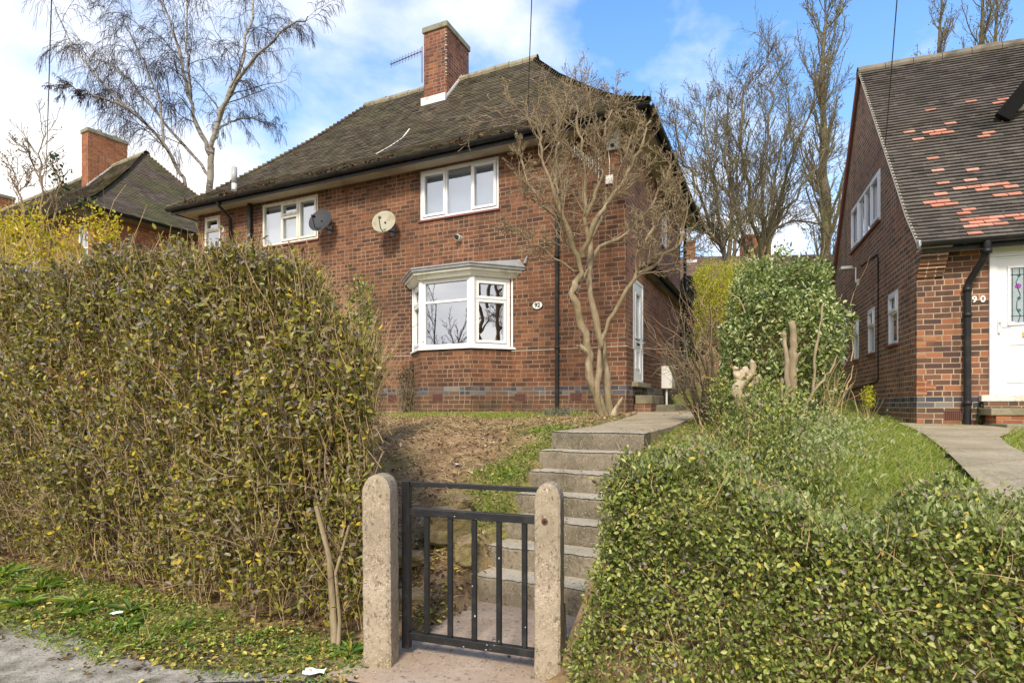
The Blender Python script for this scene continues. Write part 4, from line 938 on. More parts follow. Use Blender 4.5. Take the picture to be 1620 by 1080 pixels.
# ------------------------------------------------------------------ gate and posts
def post(name, label, X, Y, w_, h_, rz, z0=0, bolt=True, lean=0):
    e = empty(name, (X, Y, z0), rz, label, 'gate post', 'concrete gate posts'); e.rotation_euler = (0, lean, rz)
    prof = [(-.3, 1), (h_ - .085, 1), (h_ - .08, .985), (h_ - .06, .93), (h_ - .035, .8), (h_ - .015, .6), (h_ - .003, .3), (h_, .03)]
    m = MB(); n = 44; v = []
    zz_ = list(np.linspace(-.3, h_ - .09, 40)); pr_ = [(z_, 1) for z_ in zz_] + prof[1:]
    for (z_, s_) in pr_:
        for i_ in range(n):
            a = 2 * PI * i_ / n + PI / 4 / 3; ca, sa = math.cos(a), math.sin(a); k_ = (abs(ca) ** 16 + abs(sa) ** 16) ** (-1 / 16)
            x_, y_ = w_ / 2 * ca * k_, w_ / 2 * sa * k_
            if z_ > h_ - .084: x_ *= s_; y_ *= (.55 + .45 * s_)
            jit = 1 + .016 * math.sin(z_ * 37 + a * 3) + .012 * math.sin(z_ * 91 + a * 7) + rng.normal() * .004
            v.append((x_ * jit, y_ * jit, z_))
    K = len(pr_); m.add(v, [(k_ * n + i_, k_ * n + (i_ + 1) % n, (k_ + 1) * n + (i_ + 1) % n, (k_ + 1) * n + i_) for k_ in range(K - 1) for i_ in range(n)], [((K - 1) * n, (K - 1) * n + i_, (K - 1) * n + i_ + 1) for i_ in range(1, n - 1)])
    m.build('shaft', MAT['post'], e, smooth=False, bevel=0)
    if bolt:
        MB().cyl((-.012, -w_/2 - .004, h_ - .19), (-.012, -w_/2 + .02, h_ - .19), .017, 14).build('rusty_hole', MAT['rust'], e)
        MB().cyl((-.012, -w_/2 - .0075, h_ - .19), (-.012, -w_/2 - .003, h_ - .19), .009, 10).build('hole_centre', MAT['dark'], e)
    return e
post('gate_post', 'right hand concrete gate post with rusty bolt hole beside the low green hedge', .192, 2.955, .135, 1.01, -math.radians(14))
post('gate_post', 'weathered pebbly concrete gate post left of the gap beside the tall hedge', -.705, 3.11, .155, 1.035, -math.radians(6), bolt=False, lean=-.008)
gx0, gy0, gx1, gy1 = -.585, 3.20, .135, 2.955
gl = math.hypot(gx1 - gx0, gy1 - gy0); GT = empty('garden_gate', (gx0, gy0, .06), math.atan2(gy1 - gy0, gx1 - gx0), 'black painted metal bar gate with five upright bars between the concrete posts', 'gate')
gz = .925
MB().box(-.022, .022, -.02, .02, .0, gz).build('hinge_stile', MAT['gate'], GT, bevel=.003)
MB().box(.023, gl, -.01, .01, gz - .028, gz - .002).build('top_rail', MAT['gate'], GT, bevel=.003)
MB().box(.023, gl, -.018, .018, gz - .19, gz - .148).build('middle_rail', MAT['gate'], GT, bevel=.003)
MB().box(.023, gl, -.018, .018, .05, .092).build('bottom_rail', MAT['gate'], GT, bevel=.003)
for k in range(5):
    x_ = .125 + k * .1405; MB().box(x_ - .013, x_ + .013, -.012, .012, .093, gz - .191).build('upright_bar', MAT['gate'], GT, bevel=.002)
ch_ = MB()
for k in range(12):
    a = rng.integers(0, 3); x_ = rng.uniform(.03, gl - .03); s_ = rng.uniform(.001, .0032)
    z_ = (gz - .02 + rng.uniform(-.006, .01), gz - .17 + rng.uniform(-.018, .018), .07 + rng.uniform(-.018, .018))[a]; yo = (-.0108, -.0188, -.0188)[a]
    if a == 0 and not (.2 < x_ < .45): continue
    ch_.box(x_ - s_, x_ + s_ * 1.5, yo, yo + .001, z_ - s_ * .6, z_ + s_ * .6)
for k in range(6):
    i_ = rng.choice([2, 3, 4]); x_ = .125 + i_ * .1405 + rng.uniform(-.011, .011); z_ = rng.uniform(.1, .7); s_ = rng.uniform(.001, .003); ch_.box(x_ - s_, x_ + s_, -.0128, -.012, z_ - s_, z_ + s_ * 2)
ch_.build('paint_chips', MAT['gate_chip'], GT)
# old wooden prop and litter beside the right post
o = MB().add([], None).tube([(.27, 3.0, -.02), (.262, 3.03, .36)], [.028, .022], 5).build('wooden_stake', m_bark('old_wood', (.05,.04,.03), (.14,.11,.08)), None); tag(o, 'dark rotten wooden stake leaning behind the right concrete gate post', 'stake')
def crumple(name, label, c, s, mat='paper'):
    m = MB(); n = 7; g = np.linspace(-1, 1, n); X, Y = np.meshgrid(g, g); Z = .35 * sn(np.stack([X, Y, X * 0], -1), 2.2, c[0] * 9) + .12 * rng.normal(size=X.shape)
    P = np.stack([X * s, Y * s * .6, (Z + .45) * s * .5], -1).reshape(-1, 3) + np.array(c)
    i = np.arange(n - 1)[None] + np.arange(n - 1)[:, None] * n; m.add(P, np.stack([i, i + 1, i + 1 + n, i + n], -1).reshape(-1, 4)); o = m.build(name, MAT[mat]); return tag(o, label, 'litter')
crumple('litter', 'crumpled pale blue paper on the dark kerb edge left of the gate', at(497, 1074, 2.98)[:2] + (.015,), .055)
crumple('litter', 'white scrap of wrapper beside the right gate post at its foot', at(907, 1020, 3.4)[:2] + (.03,), .05)
crumple('litter', 'small white tissue scrap on the bank above the gate', at(725, 738, 5.2)[:2] + (.87,), .03)
crumple('litter', 'torn paper flake near the left end of the tall hedge verge', at(185, 975, 3.75)[:2] + (.05,), .035)

# rocks beside the lowest steps
def rock(name, label, c, s, seed, rot=0):
    import bmesh
    bm = bmesh.new(); bmesh.ops.create_icosphere(bm, subdivisions=4, radius=1); me = bpy.data.meshes.new(name)
    V = np.array([v.co[:] for v in bm.verts]); V = np.sign(V) * np.abs(V) ** .38; V = V + .18 * V[:, [1, 2, 0]] * np.array([1, -.6, .3]); V = np.round(V * 3.2 + .4 * sn(V, 1.1, seed)[:, None]) / 3.2 * .35 + V * .65
    V = V * (1 + .16 * sn(V, 1.6, seed)[:, None] + .06 * sn(V, 4.5, seed + 2)[:, None]) * np.array(s)
    for v, p in zip(bm.verts, V): v.co = p
    for f in bm.faces: f.smooth = False
    bm.to_mesh(me); bm.free(); me.materials.append(MAT['rock']); o = bpy.data.objects.new(name, me); C.objects.link(o); o.location = c; o.rotation_euler = (rot * .3, rot * .2, rot)
    return tag(o, label, 'rock', 'rubble stones edging the bank')
t = NT('rock'); o = t.obj(); c = t.ramp(t.noise(o, 6, 6, .7), [(.3, (.13,.095,.055)), (.5, (.3,.225,.125)), (.7, (.44,.32,.18))]); c = t.mix(t.math('MULTIPLY', t.fr(t.noise(o, 3, 4), .5, .65), .5), c, (.16,.17,.05))
MAT['rock'] = t.done(t.prin(c, .9, t.bump(t.noise(o, 14, 6, .7), .9, .03), spec=.2))
def wl(U, V, z): return W(U, V, z)
rock('rubble_stone', 'large tawny stone seen through the gate bars left of the steps', wl(-2.26, 3.72, .50), (.19, .12, .13), 1., .5)
rock('rubble_stone', 'flat grey stone slab low on the bank behind the left gate bars', wl(-2.50, 3.42, .30), (.2, .1, .06), 2., -.3)
rock('rubble_stone', 'long low stone lying at the foot of the bank left of the lowest step', wl(-2.18, 3.28, .1), (.19, .075, .06), 3., .55)
rock('rubble_stone', 'narrow upright stone wedged against the second step', wl(-2.06, 3.62, .36), (.07, .13, .1), 4., .1)
rock('rubble_stone', 'small orange tinted stone on top of the bank stones', wl(-2.24, 3.86, .66), (.09, .07, .05), 5., .9)

# ------------------------------------------------------------------ world, sun, camera
EL = math.radians(42); sd = Vector((-.27, -.96, 0)).normalized() * math.cos(EL) + Vector((0, 0, math.sin(EL)))
wd = bpy.data.worlds.new('World'); sc.world = wd; wd.use_nodes = True; nt = wd.node_tree; nt.nodes.clear()
class WT(NT):
    def __init__(s): s.t = nt
k = WT(); sky = nt.nodes.new('ShaderNodeTexSky'); sky.sky_type = 'NISHITA'; sky.sun_disc = False; sky.sun_elevation = EL; sky.sun_rotation = math.atan2(sd.x, sd.y); sky.air_density = 1.0; sky.dust_density = .6; sky.ozone_density = 1.5
tc = nt.nodes.new('ShaderNodeTexCoord'); d = tc.outputs['Generated']; sp = k.n('SeparateXYZ', None, Vector=d)
x, y, z = sp.outputs
zc = k.math('ADD', k.math('MAXIMUM', z, 0.0), .22)
pv_ = k.n('CombineXYZ', None, X=k.math('DIVIDE', x, zc), Y=k.math('DIVIDE', y, zc), Z=k.math('MULTIPLY', z, .6)).outputs[0]
warp = k.mix(.22, pv_, k.n('TexNoise', None, Vector=pv_, Scale=1.3, Detail=3).outputs['Color'], 'ADD')
n1 = k.noise(warp, .62, 9, .56)
left = k.fr(k.math('ADD', k.math('MULTIPLY', x, -1.0), k.math('MULTIPLY', z, -.35)), -.35, .35)
low = k.fr(z, .42, .08)
behind = k.fr(y, .2, -.4)  # unseen cloud behind the camera, increased to give warmer fill light
bias = k.math('ADD', k.math('ADD', k.math('MULTIPLY', left, .16), k.math('MULTIPLY', low, .24)), k.math('MULTIPLY', behind, .16))
cf = k.fr(k.math('ADD', n1, bias), .62, .76)
sh = k.noise(warp, 1.1, 7, .55)
cc = k.mix(k.fr(sh, .35, .68), (3.75, 3.75, 3.85), (6.0, 5.6, 5.1))
skyc = k.mix(1.0, sky.outputs[0], (.31, .735, 1.06), 'MULTIPLY')
skyc = k.mix(k.math('MULTIPLY', k.fr(z, .75, .02), .6), skyc, (2.7, 3.5, 4.3))
out = k.mix(cf, skyc, cc)
bg = k.n('Background', None, Color=out, Strength=.152); wo = nt.nodes.new('ShaderNodeOutputWorld'); nt.links.new(bg.outputs[0], wo.inputs[0])
wd.cycles.sampling_method = 'MANUAL'; wd.cycles.sample_map_resolution = 1024
su = bpy.data.lights.new('sun', 'SUN'); su.energy = 2.1; su.angle = math.radians(11); su.color = (1, .905, .75); so = bpy.data.objects.new('sun', su); C.objects.link(so)
so.rotation_euler = (-sd).to_track_quat('-Z', 'Y').to_euler()
cam = bpy.data.cameras.new('camera'); cam.lens = 910 / 1620 * 36; cam.sensor_width = 36; cam.shift_y = 102 / 1620; cam.clip_end = 2000; cam.clip_start = .05
co = bpy.data.objects.new('camera', cam); C.objects.link(co); co.location = (0, 0, 1.4); co.rotation_euler = (PI / 2, 0, 0); sc.camera = co
sc.view_settings.view_transform = 'Standard'; sc.view_settings.look = 'None'; sc.view_settings.exposure = 1.05; sc.view_settings.gamma = 1
sc.cycles.max_bounces = 6; sc.cycles.transparent_max_bounces = 16; sc.cycles.use_denoising = True
# ------------------------------------------------------------------ vegetation
def roughen(o, amp, f=9.):
    me = o.data; n = len(me.vertices); v = np.empty(n * 3); me.vertices.foreach_get('co', v); v = v.reshape(-1, 3); nn = np.empty(n * 3); me.vertices.foreach_get('normal', nn); nn = nn.reshape(-1, 3)
    v = v + nn * (amp * (sn(v * (1, 1, .45), f, 1.) + .6 * sn(v * (1, 1, .5), f * 2.7, 4.)))[:, None]; me.vertices.foreach_set('co', v.ravel()); me.update(); return o
def rv(n): return norm(rng.normal(size=(n, 3)))
MAT['bark_pale'] = m_bark('bark_pale', (0.167,0.122,0.074), (0.405,0.319,0.211), (0.238,0.185,0.109), 18, moss=(0.211,0.176,0.078))
MAT['bark_dark'] = m_bark('bark_dark', (.06,.045,.035), (.17,.13,.09), None, 10, moss=(.15,.15,.05))
MAT['bark_far'] = m_bark('bark_far', (.07,.055,.038), (.19,.155,.105), None, 6, moss=(.17,.16,.06))
t = NT('bark_birch'); o = t.obj(); mp = t.n('Mapping', None, Vector=o, Scale=(1, 1, 3.5)).outputs[0]
c = t.mix(t.fr(t.noise(mp, 2.2, 5, .7), .5, .6), (.3,.265,.21), (.08,.062,.05)); MAT['birch'] = t.done(t.prin(c, .7))
MAT['birch_twig'] = m_plain('birch_twig', (.06,.042,.042), .8, .3, 3)
MAT['twig'] = m_bark('twig', (.27,.18,.085), (.52,.38,.2), None, 30)
MAT['twig_pale'] = m_bark('twig_pale', (0.198,0.145,0.086), (0.396,0.306,0.195), None, 30)
MAT['twig_red'] = m_bark('twig_brown', (.18,.125,.08), (.34,.25,.16), None, 30)
MAT['wood_cut'] = m_bark('cut_wood', (.3,.23,.14), (.62,.52,.37), (.2,.17,.09), 22)
MAT['leaf_left'] = m_leaf('leaf_mixed', [(0,(0.101,0.100,0.016)),(.13,(0.214,0.201,0.029)),(.32,(0.349,0.312,0.049)),(.46,(0.247,0.196,0.137)),(.57,(0.303,0.242,0.194)),(.66,(0.147,0.096,0.041)),(.73,(0.372,0.352,0.149)),(.81,(0.315,0.272,0.049)),(.89,(0.653,0.473,0.049)),(.94,(0.203,0.130,0.049)),(.98,(0.472,0.342,0.223))], .42, spec=.4)
MAT['leaf_hedge'] = m_leaf('leaf_privet', [(0,(0.087,0.113,0.026)),(.13,(0.149,0.191,0.041)),(.34,(0.249,0.285,0.063)),(.56,(0.361,0.392,0.100)),(.74,(0.523,0.535,0.209)),(.86,(0.124,0.090,0.053)),(.9,(0.622,0.511,0.093)),(.935,(0.275,0.191,0.116)),(.96,(0.373,0.321,0.302))], .46, spec=.35)
MAT['leaf_purple'] = m_leaf('leaf_purple', [(0,(.2,.17,.19)),(.3,(.3,.27,.29)),(.55,(.38,.35,.36)),(.75,(.16,.13,.14)),(.9,(.42,.33,.26))], .42)
MAT['leaf_pale'] = m_leaf('leaf_pale_tips', [(0,(.3,.34,.13)),(.35,(.42,.44,.22)),(.7,(.24,.29,.09)),(.9,(.38,.3,.24))], .5, .3, spec=.25)
MAT['leaf_bush'] = m_leaf('leaf_euonymus', [(0,(0.069,0.112,0.040)),(.12,(0.172,0.224,0.063)),(.36,(0.299,0.347,0.115)),(.6,(0.460,0.493,0.207)),(.84,(0.644,0.650,0.391))], .36, .25)
MAT['leaf_yel'] = m_leaf('leaf_yellow', [(0,(0.495,0.427,0.027)),(.3,(0.715,0.551,0.036)),(.6,(0.850,0.589,0.045)),(.85,(0.330,0.361,0.036)),(.94,(0.850,0.665,0.225))], .45, .35)
MAT['leaf_yel2'] = m_leaf('leaf_forsythia', [(0,(.42,.45,.03)),(.3,(.62,.58,.035)),(.6,(.8,.62,.04)),(.85,(.3,.4,.05))], .45, .35)
MAT['grass'] = m_leaf('grass_blade', [(0,(.2,.26,.035)),(.3,(.3,.36,.05)),(.6,(.4,.43,.08)),(.8,(.5,.46,.14)),(.9,(.58,.48,.27))], .5, .35)
MAT['weed'] = m_leaf('weed_leaf', [(0,(0.112,0.196,0.033)),(.4,(0.213,0.322,0.044)),(.7,(0.338,0.425,0.077)),(.9,(0.550,0.483,0.110))], .45, .3)
MAT['litter'] = m_leaf('leaf_litter', [(0,(.09,.05,.025)),(.25,(.2,.12,.05)),(.45,(.55,.42,.07)),(.62,(.36,.27,.09)),(.75,(.14,.1,.05)),(.88,(.68,.55,.14))], .7, .1)
MAT['straw'] = m_leaf('dry_straw', [(0,(0.324,0.213,0.104)),(.3,(0.540,0.378,0.200)),(.6,(0.691,0.504,0.280)),(.8,(0.216,0.136,0.072)),(.95,(0.810,0.660,0.440))], .8, .1)
MAT['leaf_dark'] = m_leaf('leaf_dark', [(0,(.03,.05,.02)),(.5,(.05,.08,.025)),(.8,(.09,.12,.03))], .4)
MAT['bud'] = m_leaf('bud_brown', [(0,(.2,.14,.08)),(.5,(.32,.25,.13)),(.8,(.42,.36,.18))], .7, .1)

def shear(P, b=None):
    if b is not None and b[0] > -5: return P
    P = P.copy(); P[:, 1] += .10 * sn(P * (1, 0, .8), 2.1, 6.) + .06 * sn(P * (1, 0, 1.), 5., 2.); t_ = np.clip((P[:, 0] + 4.2) / 2.1, 0, 1.1); P[:, 0] -= np.clip(P[:, 1] - 2.6, 0, 1) * 1.0 * t_; P[:, 1] += np.clip(.5 - P[:, 2], 0, .5) * .2; return P
def shell(n, bx_, wf, depth, amp=.1, ztop=None, f=2.2, seed=0.):
    """points spread through the outer layer of a clipped hedge; box in the street frame; wf: weights front, back, left, right, top"""
    U0, U1, V0, V1, z0, z1 = bx_; wf = np.array(wf, float); wf /= wf.sum(); s = rng.choice(5, n, p=wf)
    U = rng.uniform(U0, U1, n); V = rng.uniform(V0, V1, n); T = rng.uniform(0, 1, n) ** .92; d = rng.exponential(depth, n)
    U = np.where(s == 2, U0, np.where(s == 3, U1, U)); V = np.where(s == 0, V0, np.where(s == 1, V1, V))
    top = ztop(U) if ztop else np.full(n, z1); Z = z0 + (top - z0) * np.where(s == 4, 1, T)
    N = np.zeros((n, 3)); N[s == 0, 1] = -1; N[s == 1, 1] = 1; N[s == 2, 0] = -1; N[s == 3, 0] = 1; N[s == 4, 2] = 1
    P = np.stack([U, V, Z], 1); off = amp * (sn(P, f, seed) + .5 * sn(P, f * 2.7, seed + 4))
    P = P + N * (off - d)[:, None] + rng.normal(size=P.shape) * .02
    # round the upper edges
    e = np.clip(1 - (top - P[:, 2]) / .25, 0, 1) ** 2
    P[:, 1] = np.where((s == 0), P[:, 1] + e * (.1 if bx_[0] > -5 else .28), P[:, 1])
    P = shear(P, bx_)
    if bx_[0] > -1: P[:, 0] += np.clip(1 - (P[:, 0] + .9) / .5, 0, 1) * (P[:, 2] - .35) * .2
    return P, N, d, (top - P[:, 2])
def put_leaves(mb, P, N, size, up=.5, out=.7, wr=.5, spread=1.0, fold=.12):
    n = len(P); ax = norm(N * out * .6 + np.array([[0, 0, up]]) + rv(n) * spread); nr = norm(N * out + np.array([[0, 0, .6]]) + rv(n) * .7)
    if isinstance(size, tuple): size = rng.uniform(size[0], size[1], n)
    mb.leaves(WA(P), WA(np.concatenate([ax])) , WA(nr), size, wr, fold); return mb
def twigs(mb, P, D, L, r, K=5, wob=.18, sides=3, grav=0.):
    n = len(P); L = np.broadcast_to(np.asarray(L, float), (n,)); r = np.broadcast_to(np.asarray(r, float), (n,)); D = norm(D); pts = [P]; cur = P; d = D
    for k in range(K - 1):
        d = norm(d + rng.normal(size=(n, 3)) * wob + np.array([[0, 0, grav]])); cur = cur + d * (L / (K - 1))[:, None]; pts.append(cur)
    pts = np.stack(pts, 1); rad = r[:, None] * np.linspace(1, .4, K)[None]
    for i in range(n): mb.tube(pts[i], rad[i], sides)
    return pts

# --- tall mixed hedge on the left
def ztl(U): return np.interp(U, [-8, -5.5, -4.3, -3.4, -2.9, -2.5, -2.2, -2.0], [2.56, 2.50, 2.50, 2.47, 2.36, 2.14, 1.86, 1.55]) + .05 * np.sin(U * 9) + .04 * np.sin(U * 23 + 1)
HL1 = empty('tall_hedge', W(-4.5, 2.9, 0), -TH, 'tall overgrown hedge of small green, purple and yellow leaves on the left', 'hedge')
inv = np.array(Matrix.Translation(W(-4.5, 2.9, 0)) @ Matrix.Rotation(-TH, 4, 'Z')); HL1.location = (0, 0, 0); HL1.rotation_euler = (0, 0, 0)
bxL = (-8.2, -2.12, 2.62, 3.45, .16, 2.5)
m = MB(); P, N, d, tt_ = shell(52000, bxL, (.62, .05, .02, .1, .21), .10, .085, ztl)
den = sn(P, 1.9, 7.) * .6 + sn(P, 5.5, 1.) * .5; zf = np.interp(P[:, 2], [.1, .4, .8, 1.2], [.5, .8, .95, 1.0])
keep = (rng.uniform(size=len(P)) < np.clip(.72 + den, .15, 1) * zf); P, N = P[keep], N[keep]
put_leaves(m, P, N, (.022, .052), up=.1, out=.5, wr=.56, spread=.85); 
P, N, d, tt_ = shell(6400, bxL, (.6, .04, .01, .12, .23), .07, .10, ztl); keep = rng.uniform(size=len(P)) < np.interp(P[:, 2], [.15, .5, 1.0], [.55, .9, 1.]); P, N = P[keep], N[keep]; n = len(P)
D = norm(np.stack([rng.normal(size=n) * .35 + .1, -np.abs(rng.normal(size=n)) * .35 - .05, np.abs(rng.normal(size=n)) * .4 + .7], 1)); Ls = rng.uniform(.16, .38, n)
ms = MB(); sp_ = twigs(ms, WA(P - D * Ls[:, None] * .8), WA(D), Ls, .0022, 6, .12); nl = 14
q_ = rng.uniform(.8, 5., (n, nl)); i0 = np.minimum(q_.astype(int), 4); f_ = (q_ - i0)[..., None]; ii = np.arange(n)[:, None]
LP = (sp_[ii, i0] * (1 - f_) + sp_[ii, i0 + 1] * f_).reshape(-1, 3); LD = norm(sp_[ii, i0 + 1] - sp_[ii, i0]).reshape(-1, 3); keep = np.repeat(rng.uniform(.35, 1, n), nl) > rng.uniform(size=n * nl); LP, LD = LP[keep], LD[keep]; n2 = len(LP)
m.leaves(LP, norm(LD * .5 + rv(n2) * .8), norm(WA(np.tile([[0, -.5, .7]], (n2, 1))) + rv(n2) * .5), rng.uniform(.022, .052, n2), .55)
P, N, d, tt_ = shell(24000, bxL, (.7, .05, .0, .1, .15), .3, .05, ztl); put_leaves(m, P, N, (.025, .05), up=.1, out=.4, wr=.54, spread=.9)
m.build('foliage', MAT['leaf_left'], HL1, uv=False)
m = MB(); P, N, d, tt_ = shell(15000, bxL, (.5, .02, .0, .1, .38), .03, .11, ztl); keep = (rng.uniform(size=len(P)) < np.clip(.3 + .5 * (P[:, 2] - 1.6) - .16 * (P[:, 0] + 3.5) + .45 * sn(P, 2.7, 3.), 0, 1)) ; put_leaves(m, P[keep], N[keep], (.022, .046), up=.1, out=.5, wr=.52, spread=.8); m.build('purple_leaves', MAT['leaf_purple'], HL1, uv=False)
ms.build('leafy_shoots', MAT['twig'], HL1, uv=False)
m = MB(); P, N, d, tt_ = shell(3200, bxL, (.75, .0, .0, .05, .2), .02, .1, ztl); put_leaves(m, P, N, (.035, .055), up=.1, out=.6, wr=.52, spread=.8); m.build('large_leaves', MAT['leaf_left'], HL1, uv=False)
m = MB(); P, N, d, tt_ = shell(5600, bxL, (.55, .1, .03, .1, .22), .22, .05, ztl)
D = np.stack([rng.normal(size=len(P)) * .28 + .12, -np.abs(rng.normal(size=len(P))) * .3, np.abs(rng.normal(size=len(P))) * .5 + .75], 1)
Lh = rng.uniform(.22, .6, len(P)); P = P - norm(D) * Lh[:, None] * .7; P[:, 2] = np.maximum(P[:, 2], .08)
twigs(m, WA(P), WA(D), Lh, rng.uniform(.0016, .0038, len(P)), 5, .16); m.build('twigs', MAT['twig'], HL1, uv=False)
m = MB(); n = 1200; P = np.stack([rng.uniform(-8, -2.15, n), rng.uniform(2.6, 3.4, n), rng.uniform(.1, 1.0, n)], 1); P = shear(P); D = np.stack([rng.normal(size=n) * .9, -np.abs(rng.normal(size=n)) * .5, rng.normal(size=n) * .4 + .4], 1)
twigs(m, WA(P), WA(D), rng.uniform(.25, .7, n), rng.uniform(.002, .006, n), 6, .25); m.build('lower_twigs', MAT['twig_red'], HL1, uv=False)
m = MB()      # upright shoots fringing the top
n = 2900; U = rng.uniform(-8, -2.05, n); P = np.stack([U, rng.uniform(2.65, 3.4, n), ztl(U) - .25], 1); P = shear(P); D = np.stack([rng.normal(size=n) * .25 + .1, rng.normal(size=n) * .25, np.full(n, 1.)], 1)
pts = twigs(m, WA(P), WA(D), rng.uniform(.18, .42, n), rng.uniform(.0016, .003, n), 5, .12); m.build('top_shoots', MAT['twig'], HL1, uv=False)
m = MB(); tips = pts[:, 2:].reshape(-1, 3); tips = tips[rng.uniform(size=len(tips)) < .8]; n = len(tips); m.leaves(tips, norm(rv(n) + (0, 0, .4)), norm(rv(n) + (0, 0, 1)), rng.uniform(.02, .045, n), .5); m.build('shoot_leaves', MAT['leaf_left'], HL1, uv=False)
m = MB(); 
for U in np.arange(-8.0, -2.6, .2):
    U = U + rng.normal() * .07; b = shear(np.array([[U, rng.uniform(2.75, 3.15), -.05]]))[0]; dr_ = np.array([rng.normal() * .35, rng.normal() * .2 - .05, 1.]); L_ = rng.uniform(.9, 1.7); K = 8; p = [b]; 
    for k_ in range(K): dr_ = norm(dr_ + rng.normal(size=3) * .14); p.append(p[-1] + dr_ * L_ / K)
    m.tube(WA(np.array(p)), np.linspace(rng.uniform(.012, .03), .006, K + 1), 7)
for (px, py, Yq, px2, py2, r_) in ((532, 1036, 3.34, 500, 800, .022), (534, 1030, 3.32, 553, 830, .012)):
    a, b = np.array(at(px, py, Yq)), np.array(at(px2, py2, Yq + .1)); m.tube([a - (0, 0, .05), a * .7 + b * .3 + rng.normal(size=3) * .03, a * .35 + b * .65 + rng.normal(size=3) * .03, b], [r_ * 1.2, r_, r_ * .85, r_ * .6], 9)
roughen(m.build('stems', MAT['bark_pale'], HL1, uv=False, smooth=True), .004, 20.)

# --- low clipped hedge along the right front
def ztr(U): return np.interp(U, [-.85, -.6, -.2, .02, .2, .5, 1.2, 2.5], [1.04, 1.12, 1.13, .98, .86, .95, 1.02, 1.03]) + .03 * np.sin(U * 13) + .02 * np.sin(U * 31)
HRr = tag(empty('low_hedge', (0, 0, 0)), 'low dense clipped green hedge running right from the right concrete gate post', 'hedge')
m = MB(); P1, N1, d, _ = shell(80000, (-.82, 2.5, 2.54, 3.1, -.02, 1.1), (.62, .06, .1, .0, .22), .06, .085, ztr, 3.2, 3.)
den = sn(P1, 3., 2.) * .35 + sn(P1, 8., 1.) * .25; keep = rng.uniform(size=len(P1)) < np.clip(.8 + den * 1.3, .15, 1); P1, N1 = P1[keep], N1[keep]
put_leaves(m, P1, N1, (.014, .031), up=.35, out=.8, wr=.56, spread=.75); m.build('foliage', MAT['leaf_hedge'], HRr, uv=False)
m = MB(); P, N, d, _ = shell(9000, (-.74, 2.5, 2.56, 3.15, .9, 1.12), (.12, .02, .03, .0, .8), .015, .05, ztr, 3.2, 3.); put_leaves(m, P + (0, 0, .01), N, (.016, .032), up=.7, out=.6, wr=.5, spread=.6); m.build('pale_tips', MAT['leaf_pale'], HRr, uv=False)
m = MB(); P, N, d, _ = shell(3200, (-.8, 2.5, 2.58, 3.1, .0, 1.1), (.5, .1, .05, .0, .35), .05, .06, ztr, 3.2, 3.); D = norm(N * .7 + rng.normal(size=P.shape) * .6 + (0, 0, .5)); twigs(m, WA(P - D * .12), WA(D), rng.uniform(.08, .24, len(P)), rng.uniform(.0014, .0035, len(P)), 4, .25)
n = 1300; P = np.stack([rng.uniform(-.75, 2.5, n), rng.uniform(2.62, 3.05, n), rng.uniform(0, .62, n)], 1); twigs(m, WA(P), WA(np.stack([rng.normal(size=n) * .5, rng.normal(size=n) * .4, np.full(n, 1.)], 1)), rng.uniform(.1, .35, n), rng.uniform(.002, .006, n), 4, .25)
m.build('twigs', MAT['twig'], HRr, uv=False)

# --- scruffy hedge remains on the boundary, then the tall clipped shrub
def blob(n, c, r, flat=.0, depth=.15, amp=.12, f=2.0, seed=0., low=-1., box=2.6):
    D = rv(n); D = D[D[:, 2] > low]; n = len(D); c = np.asarray(c, float)
    k_ = (np.abs(D) ** box).sum(1) ** (-1 / box)
    R = k_ * (1 + amp * (sn(D * np.array(r) + c, f, seed) + .5 * sn(D * np.array(r) + c, f * 2.8, seed + 3))) 
    R = R * (1 - np.minimum(rng.exponential(depth, n), .7)); return c + D * R[:, None] * np.array(r), D
def wleaves(mb, P, N, size, up=.4, out=.7, wr=.5, spread=.8):
    n = len(P); mb.leaves(P, norm(N * out * .6 + (0, 0, up) + rv(n) * spread), norm(N * out + np.array((0, 0, .7)) + rv(n) * .6), rng.uniform(*size, n), wr); return mb
BH = tag(empty('boundary_shrubs', (0, 0, 0)), 'straggly knee high hedge remains between the tall shrub and the low front hedge', 'hedge')
m = MB(); mt = MB()
for i_ in range(15):
    V_ = 3.1 + i_ * .16; U_ = .1 + rng.normal() * .09 - .02 * i_; c = W(U_, V_, hgt(U_, V_) + .10); r_ = (.27, .24, .24 + rng.uniform(0, .16) + .012 * i_)
    P, N = blob(2100, c, r_, depth=.25, amp=.3, f=5., seed=i_ * 1., low=-.5); wleaves(m, P, N, (.015, .034), up=.6)
    n = 20; P0 = np.array(c) + rng.normal(size=(n, 3)) * (.12, .12, .03); twigs(mt, P0, rng.normal(size=(n, 3)) * .45 + (0, 0, 1), rng.uniform(.12, .34, n), rng.uniform(.002, .005, n), 4, .2)
m.build('foliage', MAT['leaf_hedge'], BH, uv=False); mt.build('twigs', MAT['twig'], BH, uv=False)
m = MB(); n = 5200; U = rng.normal(size=n) * .2 + .1; V = rng.uniform(3.1, 5.3, n); P = WA(np.stack([U, V, hgt(U, V) + .12 + rng.uniform(0, .22, n)], 1)); wleaves(m, P, np.tile([[0, 0, 1.]], (n, 1)), (.016, .034), up=.7); m.build('pale_tips', MAT['leaf_pale'], BH, uv=False)

